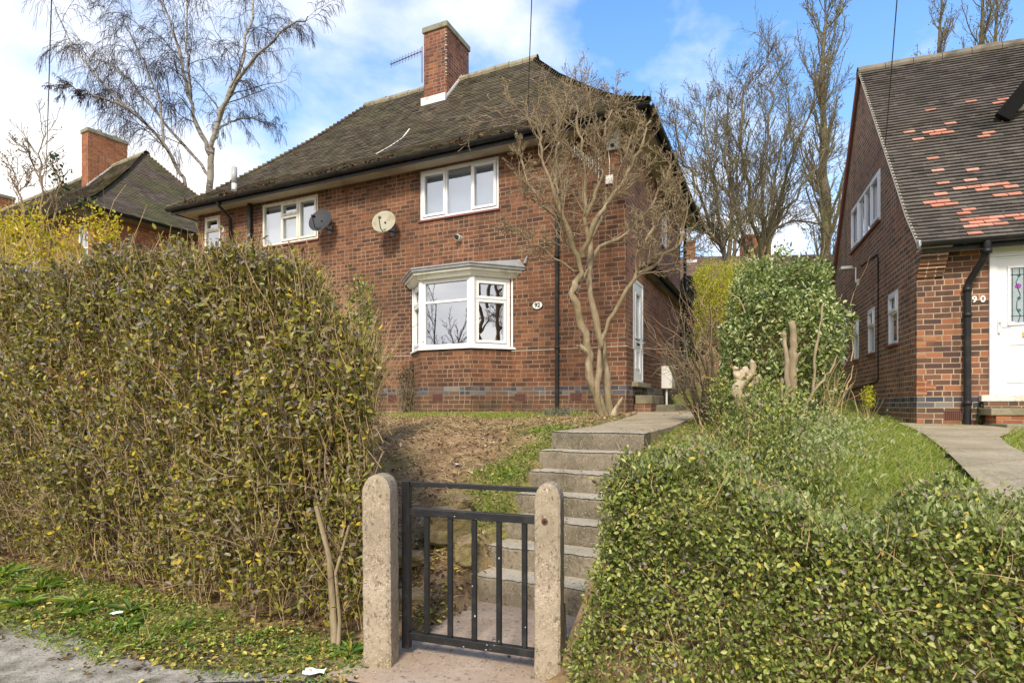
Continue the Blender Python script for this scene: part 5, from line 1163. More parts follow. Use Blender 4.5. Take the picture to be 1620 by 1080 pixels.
SB = tag(empty('tall_clipped_shrub', (0, 0, 0)), 'man high evergreen shrub with glossy pale edged leaves on the garden boundary', 'shrub')
cS = np.array([2.42, 5.15, 1.78]); m = MB()
P, N = blob(24000, cS, (.46, .44, .85), depth=.13, amp=.2, f=4.2, seed=5., low=-.9, box=3.2)
nz = sn(P, 4.2, 5.) * .4 + sn(P, 9., 1.) * .25; bare = np.clip((P[:, 0] - cS[0] - .05) * 1.6, 0, .5) * (P[:, 2] < 2.3); keep = rng.uniform(size=len(P)) < np.clip(.8 + nz - bare, .1, 1); wleaves(m, P[keep], N[keep], (.026, .052), up=.25, wr=.54)
for i_ in range(64):
    a_ = rng.uniform(0, 2 * PI); c_ = cS + (.42 * math.cos(a_) * rng.uniform(.6, 1.08), .4 * math.sin(a_), rng.uniform(-.6, .92)); P, N = blob(120, c_, (.07, .07, rng.uniform(.08, .17)), depth=.4, amp=.3, low=-1); wleaves(m, P, N, (.02, .04), up=.5)
m.build('foliage', MAT['leaf_bush'], SB, uv=False)
m = MB(); n = 420; P0 = cS + rng.normal(size=(n, 3)) * (.19, .18, .3) - (0, 0, .15); twigs(m, P0, rng.normal(size=(n, 3)) * .35 + (0, 0, 1), rng.uniform(.2, .5, n), rng.uniform(.003, .007, n), 5, .2)
n = 34; P0 = np.stack([rng.uniform(2.45, 2.72, n), rng.uniform(4.68, 4.9, n), rng.uniform(1.0, 1.5, n)], 1); twigs(m, P0, rng.normal(size=(n, 3)) * (.14, .1, .1) + (.05, 0, 1), rng.uniform(.3, .8, n), rng.uniform(.003, .007, n), 6, .16)
m.build('twigs', MAT['twig'], SB, uv=False)
m = MB()
def limb(mb, pp, r0, r1, sides=10, jit=.0, sub=3, cap=False):
    pp = np.array(pp, float); K = len(pp); tt__ = np.linspace(0, K - 1, (K - 1) * sub + 1); out = []
    for q_ in tt__:
        i_ = min(int(q_), K - 2); f_ = q_ - i_; p0 = pp[max(i_ - 1, 0)]; p1 = pp[i_]; p2 = pp[i_ + 1]; p3 = pp[min(i_ + 2, K - 1)]
        out.append(.5 * ((2 * p1) + (-p0 + p2) * f_ + (2 * p0 - 5 * p1 + 4 * p2 - p3) * f_ ** 2 + (-p0 + 3 * p1 - 3 * p2 + p3) * f_ ** 3))
    out = np.array(out) + rng.normal(size=(len(out), 3)) * jit; rr_ = np.linspace(r0, r1, len(out)) * (1 + rng.normal(size=len(out)) * .06)
    if cap: out = np.concatenate([out, out[-1:] + (out[-1] - out[-2]) * .02]); rr_ = np.concatenate([rr_, [1e-4]])
    mb.tube(out, rr_, sides); return out, rr_
L_ = lambda *pts: [at(*p) for p in pts]
limb(m, L_((1212,735,4.5),(1200,700,4.5),(1185,655,4.5),(1168,628,4.48),(1172,600,4.46),(1180,585,4.45)), .05, .034, 16, .007, 4, True)
limb(m, L_((1222,720,4.5),(1214,680,4.5),(1196,640,4.5),(1182,622,4.48)), .024, .026, 16, .006, 4, True)
limb(m, L_((1176,606,4.46),(1190,588,4.45),(1192,571,4.44)), .028, .022, 14, .004, 4, True); limb(m, L_((1188,612,4.46),(1196,603,4.45),(1199,594,4.44)), .022, .018, 14, .003, 4, True)
limb(m, L_((1172,600,4.46),(1163,590,4.46),(1165,580,4.45)), .03, .02, 14, .004, 4, True)
roughen(m.build('gnarled_cut_trunk', MAT['wood_cut'], SB, smooth=True, uv=False), .010, 30.)
m = MB()
for pp, a_, b_ in ((L_((1252,640,4.65),(1254,580,4.65),(1256,540,4.65),(1253,508,4.65)), .034, .026), (L_((1240,660,4.62),(1246,610,4.6),(1243,560,4.6),(1240,526,4.6)), .022, .016), (L_((1272,735,4.5),(1276,700,4.5),(1278,665,4.5)), .03, .028), (L_((1262,690,4.5),(1272,650,4.5),(1290,615,4.5),(1312,590,4.5),(1325,560,4.55)), .016, .006), (L_((1230,700,4.5),(1236,650,4.52),(1238,600,4.5)), .012, .01), (L_((1287,620,4.6),(1290,560,4.6),(1297,520,4.6),(1303,480,4.6)), .012, .006), (L_((1205,760,4.45),(1190,700,4.5),(1176,660,4.55)), .03, .02), (L_((1232,760,4.4),(1250,700,4.5)), .03, .025)):
    limb(m, pp, a_, b_, 12, .004, 5, True)
roughen(m.build('bare_stems', MAT['bark_pale'], SB, smooth=True, uv=False), .003, 24.)

# --- recursive bare trees
def grow(store, p, d, L, r, lev, cfg):
    K = cfg['K'][lev]; pts = [p]; cur = p; dd = d
    for k_ in range(K):
        dd = dd + rng.normal(size=3) * cfg['wob'][lev] + np.array((0, 0, cfg['trop'][lev])); dd = dd / np.linalg.norm(dd); cur = cur + dd * (L / K); pts.append(cur)
    pts = np.array(pts); rad = np.linspace(r, max(r * cfg['tap'][lev], cfg['rmin']), K + 1); branch(store, pts, rad, L, lev, cfg)
def branch(store, pts, rad, L, lev, cfg, t0=None):
    store[lev if lev < len(store) else -1].tube(pts, rad, cfg['sides'][lev])
    if t0 is not None and t0 >= .99: return
    if lev + 1 >= len(cfg['K']): store_tips.append(pts[-1]); return
    nb = cfg['n'][lev]; nb = nb if isinstance(nb, int) else int(rng.integers(nb[0], nb[1] + 1)); K = len(pts) - 1
    for b in range(nb):
        t_ = (t0 if t0 is not None else cfg['t0'][lev]) ; t_ = t_ + (1 - t_) * (b + rng.uniform()) / nb; i_ = min(int(t_ * K), K - 1); f_ = t_ * K - i_
        q_ = pts[i_] * (1 - f_) + pts[i_ + 1] * f_; dl = norm(pts[i_ + 1] - pts[i_]); rr_ = rad[i_]
        a_ = rng.normal(size=3); a_ = norm(a_ - dl * np.dot(a_, dl)); an = math.radians(cfg['ang'][lev]) * rng.uniform(.65, 1.25)
        nd = dl * math.cos(an) + a_ * math.sin(an); nd = norm(nd + np.array(cfg.get('bias', (0, 0, 0))))
        grow(store, q_, nd, L * cfg['lr'][lev] * rng.uniform(.6, 1.15) * (1 - .35 * t_), max(rr_ * cfg['rr'][lev], cfg['rmin']), lev + 1, cfg)
store_tips = []
def tree(name, label, base, limbs, cfg, mats, cat='tree', lvl0=0, group=None, buds=None):
    """limbs: list of (points, r0, r1, t0) laid out in 3-D; the rest grows from them"""
    global store_tips
    store_tips = []; T = tag(empty(name, (0, 0, 0)), label, cat, group); st_ = [MB(), MB(), MB()]
    for (pp, a_, b_, t0_) in limbs:
        out, rr_ = limb(MB(), pp, a_, b_, 8, cfg.get('jit', .02)); Ln = np.linalg.norm(np.diff(out, axis=0), axis=1).sum(); branch(st_, out, rr_, Ln * cfg.get('ls', 1), lvl0, cfg, t0_)
    for mb_, nm, mt_ in zip(st_, ('trunk', 'branches', 'twigs'), mats):
        if mb_.tubes: mb_.build(nm, MAT[mt_], T, smooth=True, uv=False)
    if buds and store_tips:
        tp = np.array(store_tips); tp = np.repeat(tp, buds[2], 0); n = len(tp); m_ = MB(); m_.leaves(tp + rng.normal(size=(n, 3)) * buds[3], norm(rv(n) + (0, 0, buds[4] if len(buds) > 4 else .6)), rv(n), rng.uniform(*buds[1], n), .5); m_.build('buds', MAT[buds[0]], T, uv=False)
    return T

# the bare ornamental tree in front of the corner of house 92
cfgM = dict(K=[8, 6, 5, 4], wob=[.1, .14, .2, .24], trop=[.02, .07, .06, .03], tap=[.4, .35, .4, .5], sides=[10, 6, 4, 3], n=[(14, 17), (7, 9), (4, 5)], t0=[.3, .12, .12], ang=[50, 46, 46], lr=[.28, .52, .5], rr=[.34, .5, .6], rmin=.0035, jit=.015)
nlimb = 0
limbs = [
 (L_((962,676,8.1),(958,655,8.1),(940,613,8.1),(930,560,8.1),(920,517,8.05),(907,467,8.0),(918,433,8.0),(908,392,7.95),(893,350,7.9),(873,300,7.85),(858,250,7.8),(852,215,7.75),(845,190,7.7)), .092, .014, .55),
 (L_((968,676,8.2),(967,655,8.2),(957,567,8.2),(943,510,8.25),(933,450,8.3),(934,400,8.3),(926,345,8.3),(925,280,8.35),(918,225,8.4),(912,190,8.4),(915,165,8.4)), .078, .012, .6),
 (L_((957,672,8.05),(946,630,8.0),(951,560,7.95),(953,535,7.9),(973,493,7.85),(1003,443,7.7),(1043,413,7.6),(1073,385,7.5),(1085,345,7.45)), .062, .014, .62),
 (L_((920,405,8.1),(935,370,8.0),(955,330,7.9),(985,290,7.8),(1005,250,7.7),(1018,215,7.7),(1026,190,7.7)), .05, .014, .3),
 (L_((930,420,8.3),(950,392,8.4),(990,372,8.5),(1020,335,8.5),(1045,300,8.5),(1060,260,8.5)), .042, .013, .3),
 (L_((905,380,8.0),(890,345,8.2),(880,300,8.4),(878,250,8.5),(885,215,8.6),(882,180,8.6)), .04, .012, .35),
 (L_((926,340,8.3),(945,300,8.2),(958,250,8.1),(955,210,8.1),(968,175,8.1),(978,155,8.1)), .035, .011, .25),
 (L_((893,350,7.9),(865,330,7.8),(842,300,7.7),(828,265,7.7),(822,230,7.7)), .032, .012, .25),
 (L_((915,430,8.0),(890,415,7.9),(862,395,7.85),(835,375,7.8),(800,352,7.8)), .02, .006, .3),
 (L_((1003,443,7.7),(1010,400,7.6),(1030,370,7.5),(1050,330,7.5),(1062,300,7.5)), .028, .01, .25),
 (L_((935,380,8.3),(950,345,8.6),(968,300,8.8),(990,245,8.9),(1005,195,8.9)), .034, .01, .25),
 (L_((907,467,8.0),(922,440,8.1),(930,425,8.1)), .03, .02, .99)]
limbs = [(p_, a_ * .78, b_ * .8, t_) for p_, a_, b_, t_ in limbs]
MG = tree('bare_garden_tree', 'bare pale barked tree with several leaning trunks before the house corner', None, limbs, cfgM, ('bark_pale', 'twig_pale', 'twig_pale'), buds=('bud', (.012, .028), 1, .01))
roughen(bpy.data.objects[[c_.name for c_ in MG.children if c_.name.startswith('trunk')][0]], .009, 11.)
m = MB(); limb(m, L_((966,674,8.0),(972,652,8.0),(978,640,7.95),(985,628,7.9)), .06, .012, 8); m.build('broken_stub', MAT['wood_cut'], MG, smooth=True); m = MB(); limb(m, L_((930,560,8.1),(921,551,8.0),(915,545,7.95)), .045, .03, 8); m.build('broken_stub', MAT['wood_cut'], MG, smooth=True)

# weeping birch behind the roofs
cfgB = dict(K=[8, 7, 7, 7], wob=[.1, .13, .13, .12], trop=[.03, -.03, -.16, -.3], tap=[.45, .35, .3, .5], sides=[8, 6, 4, 3], n=[(13, 16), (7, 9), (6, 7)], t0=[.2, .12, .1], ang=[42, 40, 36], lr=[.37, .52, 1.05], rr=[.3, .5, .6], rmin=.0055, jit=.04)
YB = 24
limbs = [(L_((335,430,24),(330,310,24),(335,235,24)), .17, .12, .99),
 (L_((335,235,24),(343,190,24),(360,150,24.3),(378,110,24.6),(392,60,25),(400,15,25.2),(405,-30,25.4)), .1, .03, .2),
 (L_((343,195,24),(356,165,23.6),(385,115,23),(420,75,22.6),(455,45,22.4),(490,28,22.2)), .09, .02, .2),
 (L_((333,245,24),(318,215,24),(300,165,23.7),(292,115,23.5),(278,65,23.2),(262,20,23),(245,-30,23)), .1, .025, .2),
 (L_((300,160,23.7),(298,110,24.5),(295,60,25),(296,10,25.3),(305,-30,25.5)), .06, .02, .2),
 (L_((331,280,24),(310,250,24.6),(270,205,25),(235,165,25.4),(200,125,25.6),(170,100,25.8),(140,85,26)), .075, .02, .22),
 (L_((308,330,24),(290,285,23.6),(262,230,23),(220,185,22.6),(170,140,22.3),(120,80,22),(90,20,22)), .085, .02, .25),
 (L_((262,232,23),(255,180,23),(240,130,23.2),(220,80,23.4),(195,30,23.6)), .06, .02, .2),
 (L_((338,220,24),(350,200,25),(372,190,26),(400,190,26.6),(430,200,27)), .06, .02, .2),
 (L_((200,170,22.5),(160,155,22.2),(125,140,22),(95,140,22)), .05, .02, .2)]
tree('weeping_birch', 'tall leafless weeping birch with pale trunk behind the left roofs', None, limbs, cfgB, ('birch', 'birch_twig', 'birch_twig'))

# multi-stemmed vase-shaped trees up the hill
cfgV = dict(K=[9, 7, 6, 4], wob=[.05, .05, .08, .12], trop=[.05, .06, .06, .05], tap=[.28, .35, .4, .5], sides=[8, 5, 4, 3], n=[(20, 23), (8, 9), (5, 6)], t0=[.12, .1, .12], ang=[34, 32, 36], lr=[.33, .54, .5], rr=[.36, .45, .6], rmin=.0068, jit=.05)
def vase(px, py, Y, stems, r): return [(L_((px, 450, Y), *s), r * rng.uniform(.42, .62), .02, .2) for s in stems]
YV = 22
limbs = vase(1213, 430, YV, [((1218,400,22),(1225,345,22),(1240,290,21.5),(1262,230,21),(1280,180,20.8),(1290,140,20.6)), ((1205,400,22),(1208,345,22),(1205,270,22.3),(1215,200,22.6),(1225,140,22.8),(1235,105,23)), ((1215,400,22),(1228,350,22.5),(1258,310,23),(1290,270,23.4),(1315,220,23.8)), ((1208,410,22),(1190,350,21.5),(1185,290,21),(1172,230,20.8),(1175,170,20.6),(1180,130,20.5)), ((1216,400,22),(1222,330,22.6),(1228,270,23),(1245,210,23.2),(1250,150,23.5))], .2)
tree('bare_hillside_tree', 'big bare tree with mossy stems fanning upward, right of centre behind the yellow bush', None, limbs, cfgV, ('bark_far', 'bark_far', 'bark_far'), buds=('bud', (.03, .07), 1, .04), group='bare trees up the hill')
limbs = vase(1150, 430, 20, [((1143,400,20),(1125,350,20),(1105,305,19.6),(1085,260,19.3),(1070,215,19),(1062,180,19)), ((1150,390,20),(1140,340,20),(1128,280,20.3),(1118,220,20.5),(1115,170,20.8)), ((1155,390,20),(1160,330,20.4),(1150,260,20.6),(1148,200,20.8),(1150,150,21)), ((1146,400,20),(1120,370,19.5),(1100,350,19),(1080,340,18.6)), ((1160,400,20),(1172,350,20.5),(1165,290,21),(1172,220,21.3))], .16)
tree('bare_hillside_tree', 'bare many stemmed tree leaning left, closest to the dark side of the middle house', None, limbs, cfgV, ('bark_far', 'bark_far', 'bark_far'), buds=('bud', (.03, .07), 1, .04), group='bare trees up the hill')
limbs = vase(1182, 430, 26, [((1180,400,26),(1165,340,26),(1140,290,25.5),(1110,255,25)), ((1185,400,26),(1150,370,25.6),(1120,360,25.3),(1095,365,25)), ((1192,405,26),(1215,370,26),(1250,350,26),(1290,355,26),(1315,375,26))], .17)
tree('bare_hillside_tree', 'bare spreading tree farthest up the hill, between the two nearer fan shaped trees', None, limbs, cfgV, ('bark_far', 'bark_far', 'bark_far'), buds=('bud', (.03, .07), 1, .04), group='bare trees up the hill')
# poplars
cfgP = dict(K=[12, 6, 5, 4], wob=[.02, .07, .12, .2], trop=[.05, .22, .2, .1], tap=[.2, .35, .4, .5], sides=[8, 5, 4, 3], n=[(52, 60), (5, 7), (3, 4)], t0=[.06, .15, .2], ang=[46, 30, 34], lr=[.17, .45, .5], rr=[.3, .5, .6], rmin=.011, jit=.06)
def poplar(label, x, y, z0, z1, n=56, spread=1.0):
    c = dict(cfgP); c['n'] = [n, (5, 7), (3, 4)]; c['lr'] = [.19 * spread, .45, .5]
    tree('poplar_tree', label, None, [([(x, y, z0), (x + .1, y, z0 + (z1 - z0) * .4), (x, y + .1, z0 + (z1 - z0) * .75), (x + .15, y, z1)], .3, .03, .08)], c, ('bark_far', 'bark_far', 'bark_far'), group='tall slim poplars', buds=('bud', (.05, .12), 2, .06))
poplar('tall slim bare poplar left of the steep gable of the right house', 16.2, 30, 4, 22.6, 78)
poplar('slim bare poplar, leftmost of those rising over the right roof ridge', 25.9, 35, 4, 25.9, 62, .62)
poplar('twin topped bare poplar at the right, rising above the top edge over the roof', 28.6, 35, 4, 29, 62, .8)
poplar('slender bare poplar nearest the right edge, half merged with its neighbour', 29.9, 35.6, 4, 27.5, 50, .7)

# saplings poking over the left hedge
cfgS = dict(K=[7, 6, 4], wob=[.06, .1, .14], trop=[.03, .12, .1], tap=[.3, .4, .5], sides=[6, 4, 3], n=[(14, 17), (4, 6)], t0=[.2, .15], ang=[38, 40], lr=[.3, .45], rr=[.55, .6], rmin=.0032, jit=.01)
tree('young_sapling', 'thin bare forked sapling rising above the yellow shrub at far left', None, [(L_((68,400,6),(67,345,6),(66,290,6),(65,245,6),(68,205,6)), .014, .004, .25), (L_((66,292,6),(55,262,6),(42,240,5.9),(25,225,5.9)), .009, .003, .2)], cfgS, ('twig_red',) * 3, group='saplings over the left hedge', buds=('bud', (.015, .03), 1, .01))
tree('young_sapling', 'small bare sapling near the left frame edge, left of the forked one', None, [(L_((33,400,6.2),(33,330,6.2),(28,290,6.2),(20,262,6.2)), .011, .004, .25), (L_((31,305,6.2),(45,285,6.2),(52,262,6.2)), .007, .003, .2)], cfgS, ('twig_red',) * 3, group='saplings over the left hedge', buds=('bud', (.015, .03), 1, .01))
tree('young_sapling', 'bare sapling with a few dark leaves leaning right beside the orange house', None, [(L_((80,400,5.9),(86,340,5.9),(92,300,5.9),(97,272,5.9)), .012, .004, .35), (L_((125,400,6),(135,350,6),(138,325,6)), .006, .003, .3)], cfgS, ('twig_red',) * 3, group='saplings over the left hedge', buds=('leaf_dark', (.03, .06), 1, .02))

YS = tag(empty('yellow_shrub', (0, 0, 0)), 'bright yellow leaved shrub behind the tall hedge at the left edge', 'shrub')
m = MB(); P, N = blob(9000, (-5.15, 6.0, 2.6), (.9, .55, .68), depth=.22, amp=.22, f=2.5, low=-.6, box=2.2); wleaves(m, P, N, (.03, .06), up=.4)
for px, py in ((60,335),(110,345),(150,338),(180,350),(30,345),(8,350),(165,368)):
    P, N = blob(140, at(px, py + 18, 5.8), (.14, .12, .22), depth=.4, amp=.3); wleaves(m, P, N, (.025, .05), up=.5)
m.build('foliage', MAT['leaf_yel'], YS, uv=False)
m = MB(); n = 260; P0 = np.array((-4.9, 6.0, 2.3)) + rng.normal(size=(n, 3)) * (.5, .3, .2); twigs(m, P0, rng.normal(size=(n, 3)) * .25 + (0, 0, 1), rng.uniform(.5, 1.15, n), rng.uniform(.003, .006, n), 6, .12); m.build('twigs', MAT['twig'], YS, uv=False)
FS = tag(empty('yellow_green_shrub', (0, 0, 0)), 'feathery yellow green bush under the bare hillside trees in the gap between houses', 'shrub')
m = MB(); P, N = blob(16000, at(1148, 480, 9.6), (.52, .5, .66), depth=.3, amp=.36, f=2.6, low=-.8, box=2.); wleaves(m, P, N, (.018, .04), up=.9, wr=.35)
for i_ in range(60): P, N = blob(90, np.array(at(rng.uniform(1100, 1205), rng.uniform(425, 470), 9.6)), (.09, .09, .2), depth=.5); wleaves(m, P, N, (.018, .035), up=1.2, wr=.3)
m.build('foliage', MAT['leaf_yel2'], FS, uv=False)
m = MB(); n = 250; P0 = np.array(at(1150, 540, 9.6)) + rng.normal(size=(n, 3)) * (.25, .2, .2); twigs(m, P0, rng.normal(size=(n, 3)) * .35 + (0, 0, 1), rng.uniform(.6, 1.3, n), rng.uniform(.004, .007, n), 6, .12); m.build('twigs', MAT['twig_red'], FS, uv=False)
def bush(label, c, r, n, mat, size, name='garden_bush', **k_):
    B = tag(empty(name, (0, 0, 0)), label, 'bush'); m = MB(); P, N = blob(n, c, r, depth=.2, amp=.2, f=1.2, low=-.7, **k_); wleaves(m, P, N, size); m.build('foliage', MAT[mat], B, uv=False)
    m = MB(); nn = 60; P0 = np.array(c) + rng.normal(size=(nn, 3)) * np.array(r) * (.2, .2, .1) - (0, 0, r[2] * .9); twigs(m, P0, rng.normal(size=(nn, 3)) * .4 + (0, 0, 1), r[2] * 1.2, .012, 6, .15); m.build('stems', MAT['bark_dark'], B, uv=False); return B
bush('dark evergreen bush just behind the rear corner of the middle house', at(1098, 500, 15.5), (.9, .6, 1.2), 6000, 'leaf_dark', (.05, .1))
bush('dark green bush under the tall poplar beside the right gable', at(1312, 480, 18), (1.3, .9, 1.2), 6000, 'leaf_dark', (.05, .11))
bush('low dark bush between the yellow green bush and the right house', at(1235, 500, 15), (1.6, .8, 1.3), 7000, 'leaf_dark', (.05, .1))
# brick outbuilding glimpsed behind
ob = tag(empty('garden_outbuilding', at(1100, 642, 15.6)[:2] + (1.2,), -TH), 'small brick outbuilding with white panel behind the middle house', 'outbuilding')
MB().box(-.7, .9, 0, 1.6, 0, 2.2).build('wall', MAT['brick_side'], ob); MB().box(-.8, 1.0, -.1, 1.7, 2.2, 2.32).build('roof', MAT['whited'], ob, bevel=.01); MB().box(-.35, .15, -.05, -.002, 1.75, 2.15).build('panel', MAT['white'], ob, bevel=.01)

# dark many-twigged shrub beside the path
TS = tag(empty('bare_twiggy_shrub', (0, 0, 0)), 'leafless dark brown many stemmed shrub beside the end of the garden path', 'shrub')
m = MB(); mt = MB()
for i_ in range(46):
    a_ = rng.uniform(0, 2 * PI); b = np.array(at(1128, 672, 6.9)) + (.11 * math.cos(a_), .11 * math.sin(a_), -.06); dd = norm(np.array((math.cos(a_) * .33, math.sin(a_) * .3, 1.)) + rng.normal(size=3) * .12); L2 = rng.uniform(.7, 1.5); K = 8; p = [b]
    for k_ in range(K): dd = norm(dd + rng.normal(size=3) * .1); p.append(p[-1] + dd * L2 / K)
    p = np.array(p); m.tube(p, np.linspace(rng.uniform(.012, .024), .004, K + 1), 6)
    for s_ in range(9):
        j = rng.integers(2, K + 1); twigs(mt, p[j][None], (p[j] - p[j - 1])[None] / .1 + rng.normal(size=(1, 3)) * 1.0, rng.uniform(.12, .45), rng.uniform(.003, .005), 5, .2)
m.build('stems', MAT['bark_dark'], TS, smooth=True, uv=False); mt.build('twigs', MAT['twig_red'], TS, uv=False)
m = MB(); n = 320; P = np.array(at(1128, 600, 6.9)) + rng.normal(size=(n, 3)) * (.22, .2, .32); m.leaves(P, rv(n), rv(n), rng.uniform(.02, .035, n), .5); m.build('old_leaves', MAT['leaf_yel2'], TS, uv=False)
# shrub bulging past the right end of the tall hedge, dead vine by the bay, small plants
GS = tag(empty('green_shrub', (0, 0, 0)), 'loose green shrub peeping past the right end of the tall hedge by the bay', 'shrub')
m = MB(); P, N = blob(4200, at(572, 560, 5.6), (.17, .3, .62), depth=.3, amp=.25, f=4); wleaves(m, P, N, (.02, .045), up=.4); m.build('foliage', MAT['leaf_hedge'], GS, uv=False)
m = MB(); n = 260; P0 = np.array(at(565, 640, 5.6)) + rng.normal(size=(n, 3)) * (.09, .2, .1); twigs(m, P0, rng.normal(size=(n, 3)) * (.22, .2, .2) + (0.05, 0, 1), rng.uniform(.4, 1.0, n), rng.uniform(.002, .005, n), 6, .13); m.build('stems', MAT['twig'], GS, uv=False)
DV = tag(empty('dead_climber', (0, 0, 0)), 'withered climber clinging to the wall at the left foot of the bay', 'climber')
m = MB(); b0 = np.array(MHA @ Vector((-4.12, -.1, 1.25)))
n = 110; P0 = b0 + rng.normal(size=(n, 3)) * (.09, .03, .05); twigs(m, P0, rng.normal(size=(n, 3)) * (.18, .06, .1) + (0, 0, 1), rng.uniform(.3, 1.05, n), rng.uniform(.003, .006, n), 7, .14); m.build('stems', MAT['twig_red'], DV, uv=False)
m = MB(); n = 700; P = b0 + np.stack([rng.normal(size=n) * .11, rng.normal(size=n) * .05 - .03, rng.uniform(0, .95, n)], 1); m.leaves(P, rv(n), rv(n), rng.uniform(.02, .05, n), .6); m.build('leaves', MAT['leaf_dark'], DV, uv=False)
def tuft(name, label, c, n, L, spread, mat, w=.004):
    m = MB(); b = np.array(c) + rng.normal(size=(n, 3)) * (spread * .35, spread * .35, 0); a = norm(rng.normal(size=(n, 3)) * .45 + (0, 0, 1)); m.blades(b, a, w, rng.uniform(L * .5, L, n), norm(a * (1, 1, 0) + (0, 0, -.6)) * .35); o = m.build(name, MAT[mat], None, uv=False); return tag(o, label, 'plant')
tuft('bulb_tuft', 'bright green tuft of bulb leaves in the bare bed before the tree', at(918, 662, 8.2)[:2] + (1.24,), 130, .17, .16, 'grass', .006)
MAT['lav'] = m_leaf('lavender', [(0,(.14,.15,.1)),(.5,(.25,.25,.17)),(.85,(.36,.31,.22))], .7, .1)
tuft('lavender_clump', 'grey green lavender clump at the foot of the black downpipe', at(888, 655, 8.6)[:2] + (1.25,), 420, .26, .5, 'lav', .005)
SPm = tag(empty('pale_seedling', (0, 0, 0)), 'small yellowish seedling shrub at the foot of the right gable', 'plant')
m = MB(); P, N = blob(420, at(1374, 630, 8.3), (.09, .09, .17), depth=.4, amp=.3); wleaves(m, P, N, (.02, .035)); m.build('foliage', MAT['leaf_yel2'], SPm, uv=False); m = MB(); twigs(m, np.tile(np.array([at(1374, 672, 8.3)]), (12, 1)), rng.normal(size=(12, 3)) * .2 + (0, 0, 1), .42, .004, 5, .1); m.build('stems', MAT['twig'], SPm, uv=False)
m = MB(); b = np.array(at(1434, 735, 4.9)); 
for i_ in range(9): a_ = i_ * .7; m.tube([b + (.03 * math.cos(a_), .03 * math.sin(a_), -.08), b + (.035 * math.cos(a_), .035 * math.sin(a_), rng.uniform(.07, .17))], [.03, .016], 7)
tag(m.build('tree_stump', MAT['bark_dark'], None), 'short dark rotten stump in the grass of the right garden', 'stump')
vb = tag(empty('dark_vine', (0, 0, 0)), 'dark ivy sprig at the foot of the white painted right steps', 'plant'); m = MB(); n = 160; P = np.array(MHB @ Vector((.72, -.06, 1.12))) + np.stack([rng.normal(size=n) * .04, rng.normal(size=n) * .03, rng.uniform(0, .3, n)], 1); m.leaves(P, rv(n), rv(n), rng.uniform(.02, .04, n), .6); m.build('leaves', MAT['leaf_dark'], vb, uv=False)

# --- ground cover
def scatter(n, U0, U1, V0, V1, dens):
    U = rng.uniform(U0, U1, n); V = rng.uniform(V0, V1, n); k_ = rng.uniform(size=n) < dens(U, V); U, V = U[k_], V[k_]; return U, V, WA(np.stack([U, V, hgt(U, V)], 1))
def stuff(o, label, cat): return tag(o, label, cat, kind='stuff')
m = MB(); d_ = lambda U, V: np.where(in_path2(*np.moveaxis(WA(np.stack([U, V, U * 0], 1)), 1, 0)[:2]), 0, .95) * np.interp(V, [3.0, 3.4], [.3, 1])
for (V0, V1, n, L_g, w_) in ((3.0, 5.0, 36000, (.04, .10), .0022), (5.0, 7.5, 34000, (.05, .11), .003), (7.5, 11, 22000, (.05, .12), .0045)):
    U, V, P = scatter(n, .05, 3.6 if V0 < 6 else 5.0, V0, V1, d_); n2 = len(P); a = norm(rng.normal(size=(n2, 3)) * .5 + (0, 0, 1)); m.blades(P, a, w_, rng.uniform(*L_g, n2), norm(a * (1, 1, 0) + (.3, 0, -.4)) * .35)
stuff(m.build('lawn_grass', MAT['grass'], None, uv=False), 'bright green grass of the right garden beside the concrete path', 'grass')
m = MB()
for (a0, a1, b0_, b1_, n, L_g) in ((-5.6, -2.75, 6.9, 8.75, 26000, (.03, .08)), (-2.75, -1.9, 3.5, 6.6, 15000, (.02, .07)), (-1.08, .3, 3.2, 9.0, 30000, (.02, .055)), (-2.3, -1.9, 6.4, 9.0, 5000, (.03, .07)), (-8.5, -3.3, 1.85, 2.75, 13000, (.03, .1)), (-3.3, -2.0, 2.0, 2.7, 2000, (.03, .07)), (-1.1, 3.5, 9, 13, 22000, (.05, .12))):
    U, V, P = scatter(n, a0, a1, b0_, b1_, lambda U, V: np.clip(grassy(U, V) * 1.35 - .25, 0, 1)); n2 = len(P)
    if n2: a = norm(rng.normal(size=(n2, 3)) * .6 + (0, 0, 1)); m.blades(P, a, .0026 if b1_ < 6 else .004, rng.uniform(*L_g, n2), norm(a * (1, 1, 0) + (.2, 0, -.4)) * .35)
stuff(m.build('rough_grass', MAT['grass'], None, uv=False), 'patchy rough grass around the steps, bank and hedge foot', 'grass')
m = MB()
for (a0, a1, b0_, b1_, n, s_) in ((-2.65, -1.92, 3.0, 6.3, 5000, (.012, .04)), (-1.08, .2, 3.2, 8.5, 9000, (.012, .03)), (-8.5, -3.3, 1.9, 2.75, 11000, (.014, .04)), (-3.3, -1.95, 2.0, 2.6, 1500, (.014, .03)), (-2.1, -1.9, 2.5, 3.3, 1200, (.012, .025)), (-2.9, -1.98, 2.35, 2.7, 1600, (.012, .03))):
    U, V, P = scatter(n, a0, a1, b0_, b1_, lambda U, V: np.clip(grassy(U, V) * 1.4 - .2 + .35 * sn(np.stack([U, V, U * 0], -1), 7., 3.), 0, 1)); n2 = len(P)
    if n2: m.leaves(P + np.stack([U * 0, U * 0, rng.uniform(0, .035, n2)], 1), norm(rv(n2) * (1, 1, .5) + (0, 0, .2)), norm(rv(n2) * .6 + (0, 0, 1)), rng.uniform(*s_, n2), .6)
stuff(m.build('weeds', MAT['weed'], None, uv=False), 'small leafy weeds creeping along steps and under the hedge', 'weeds')
m = MB()
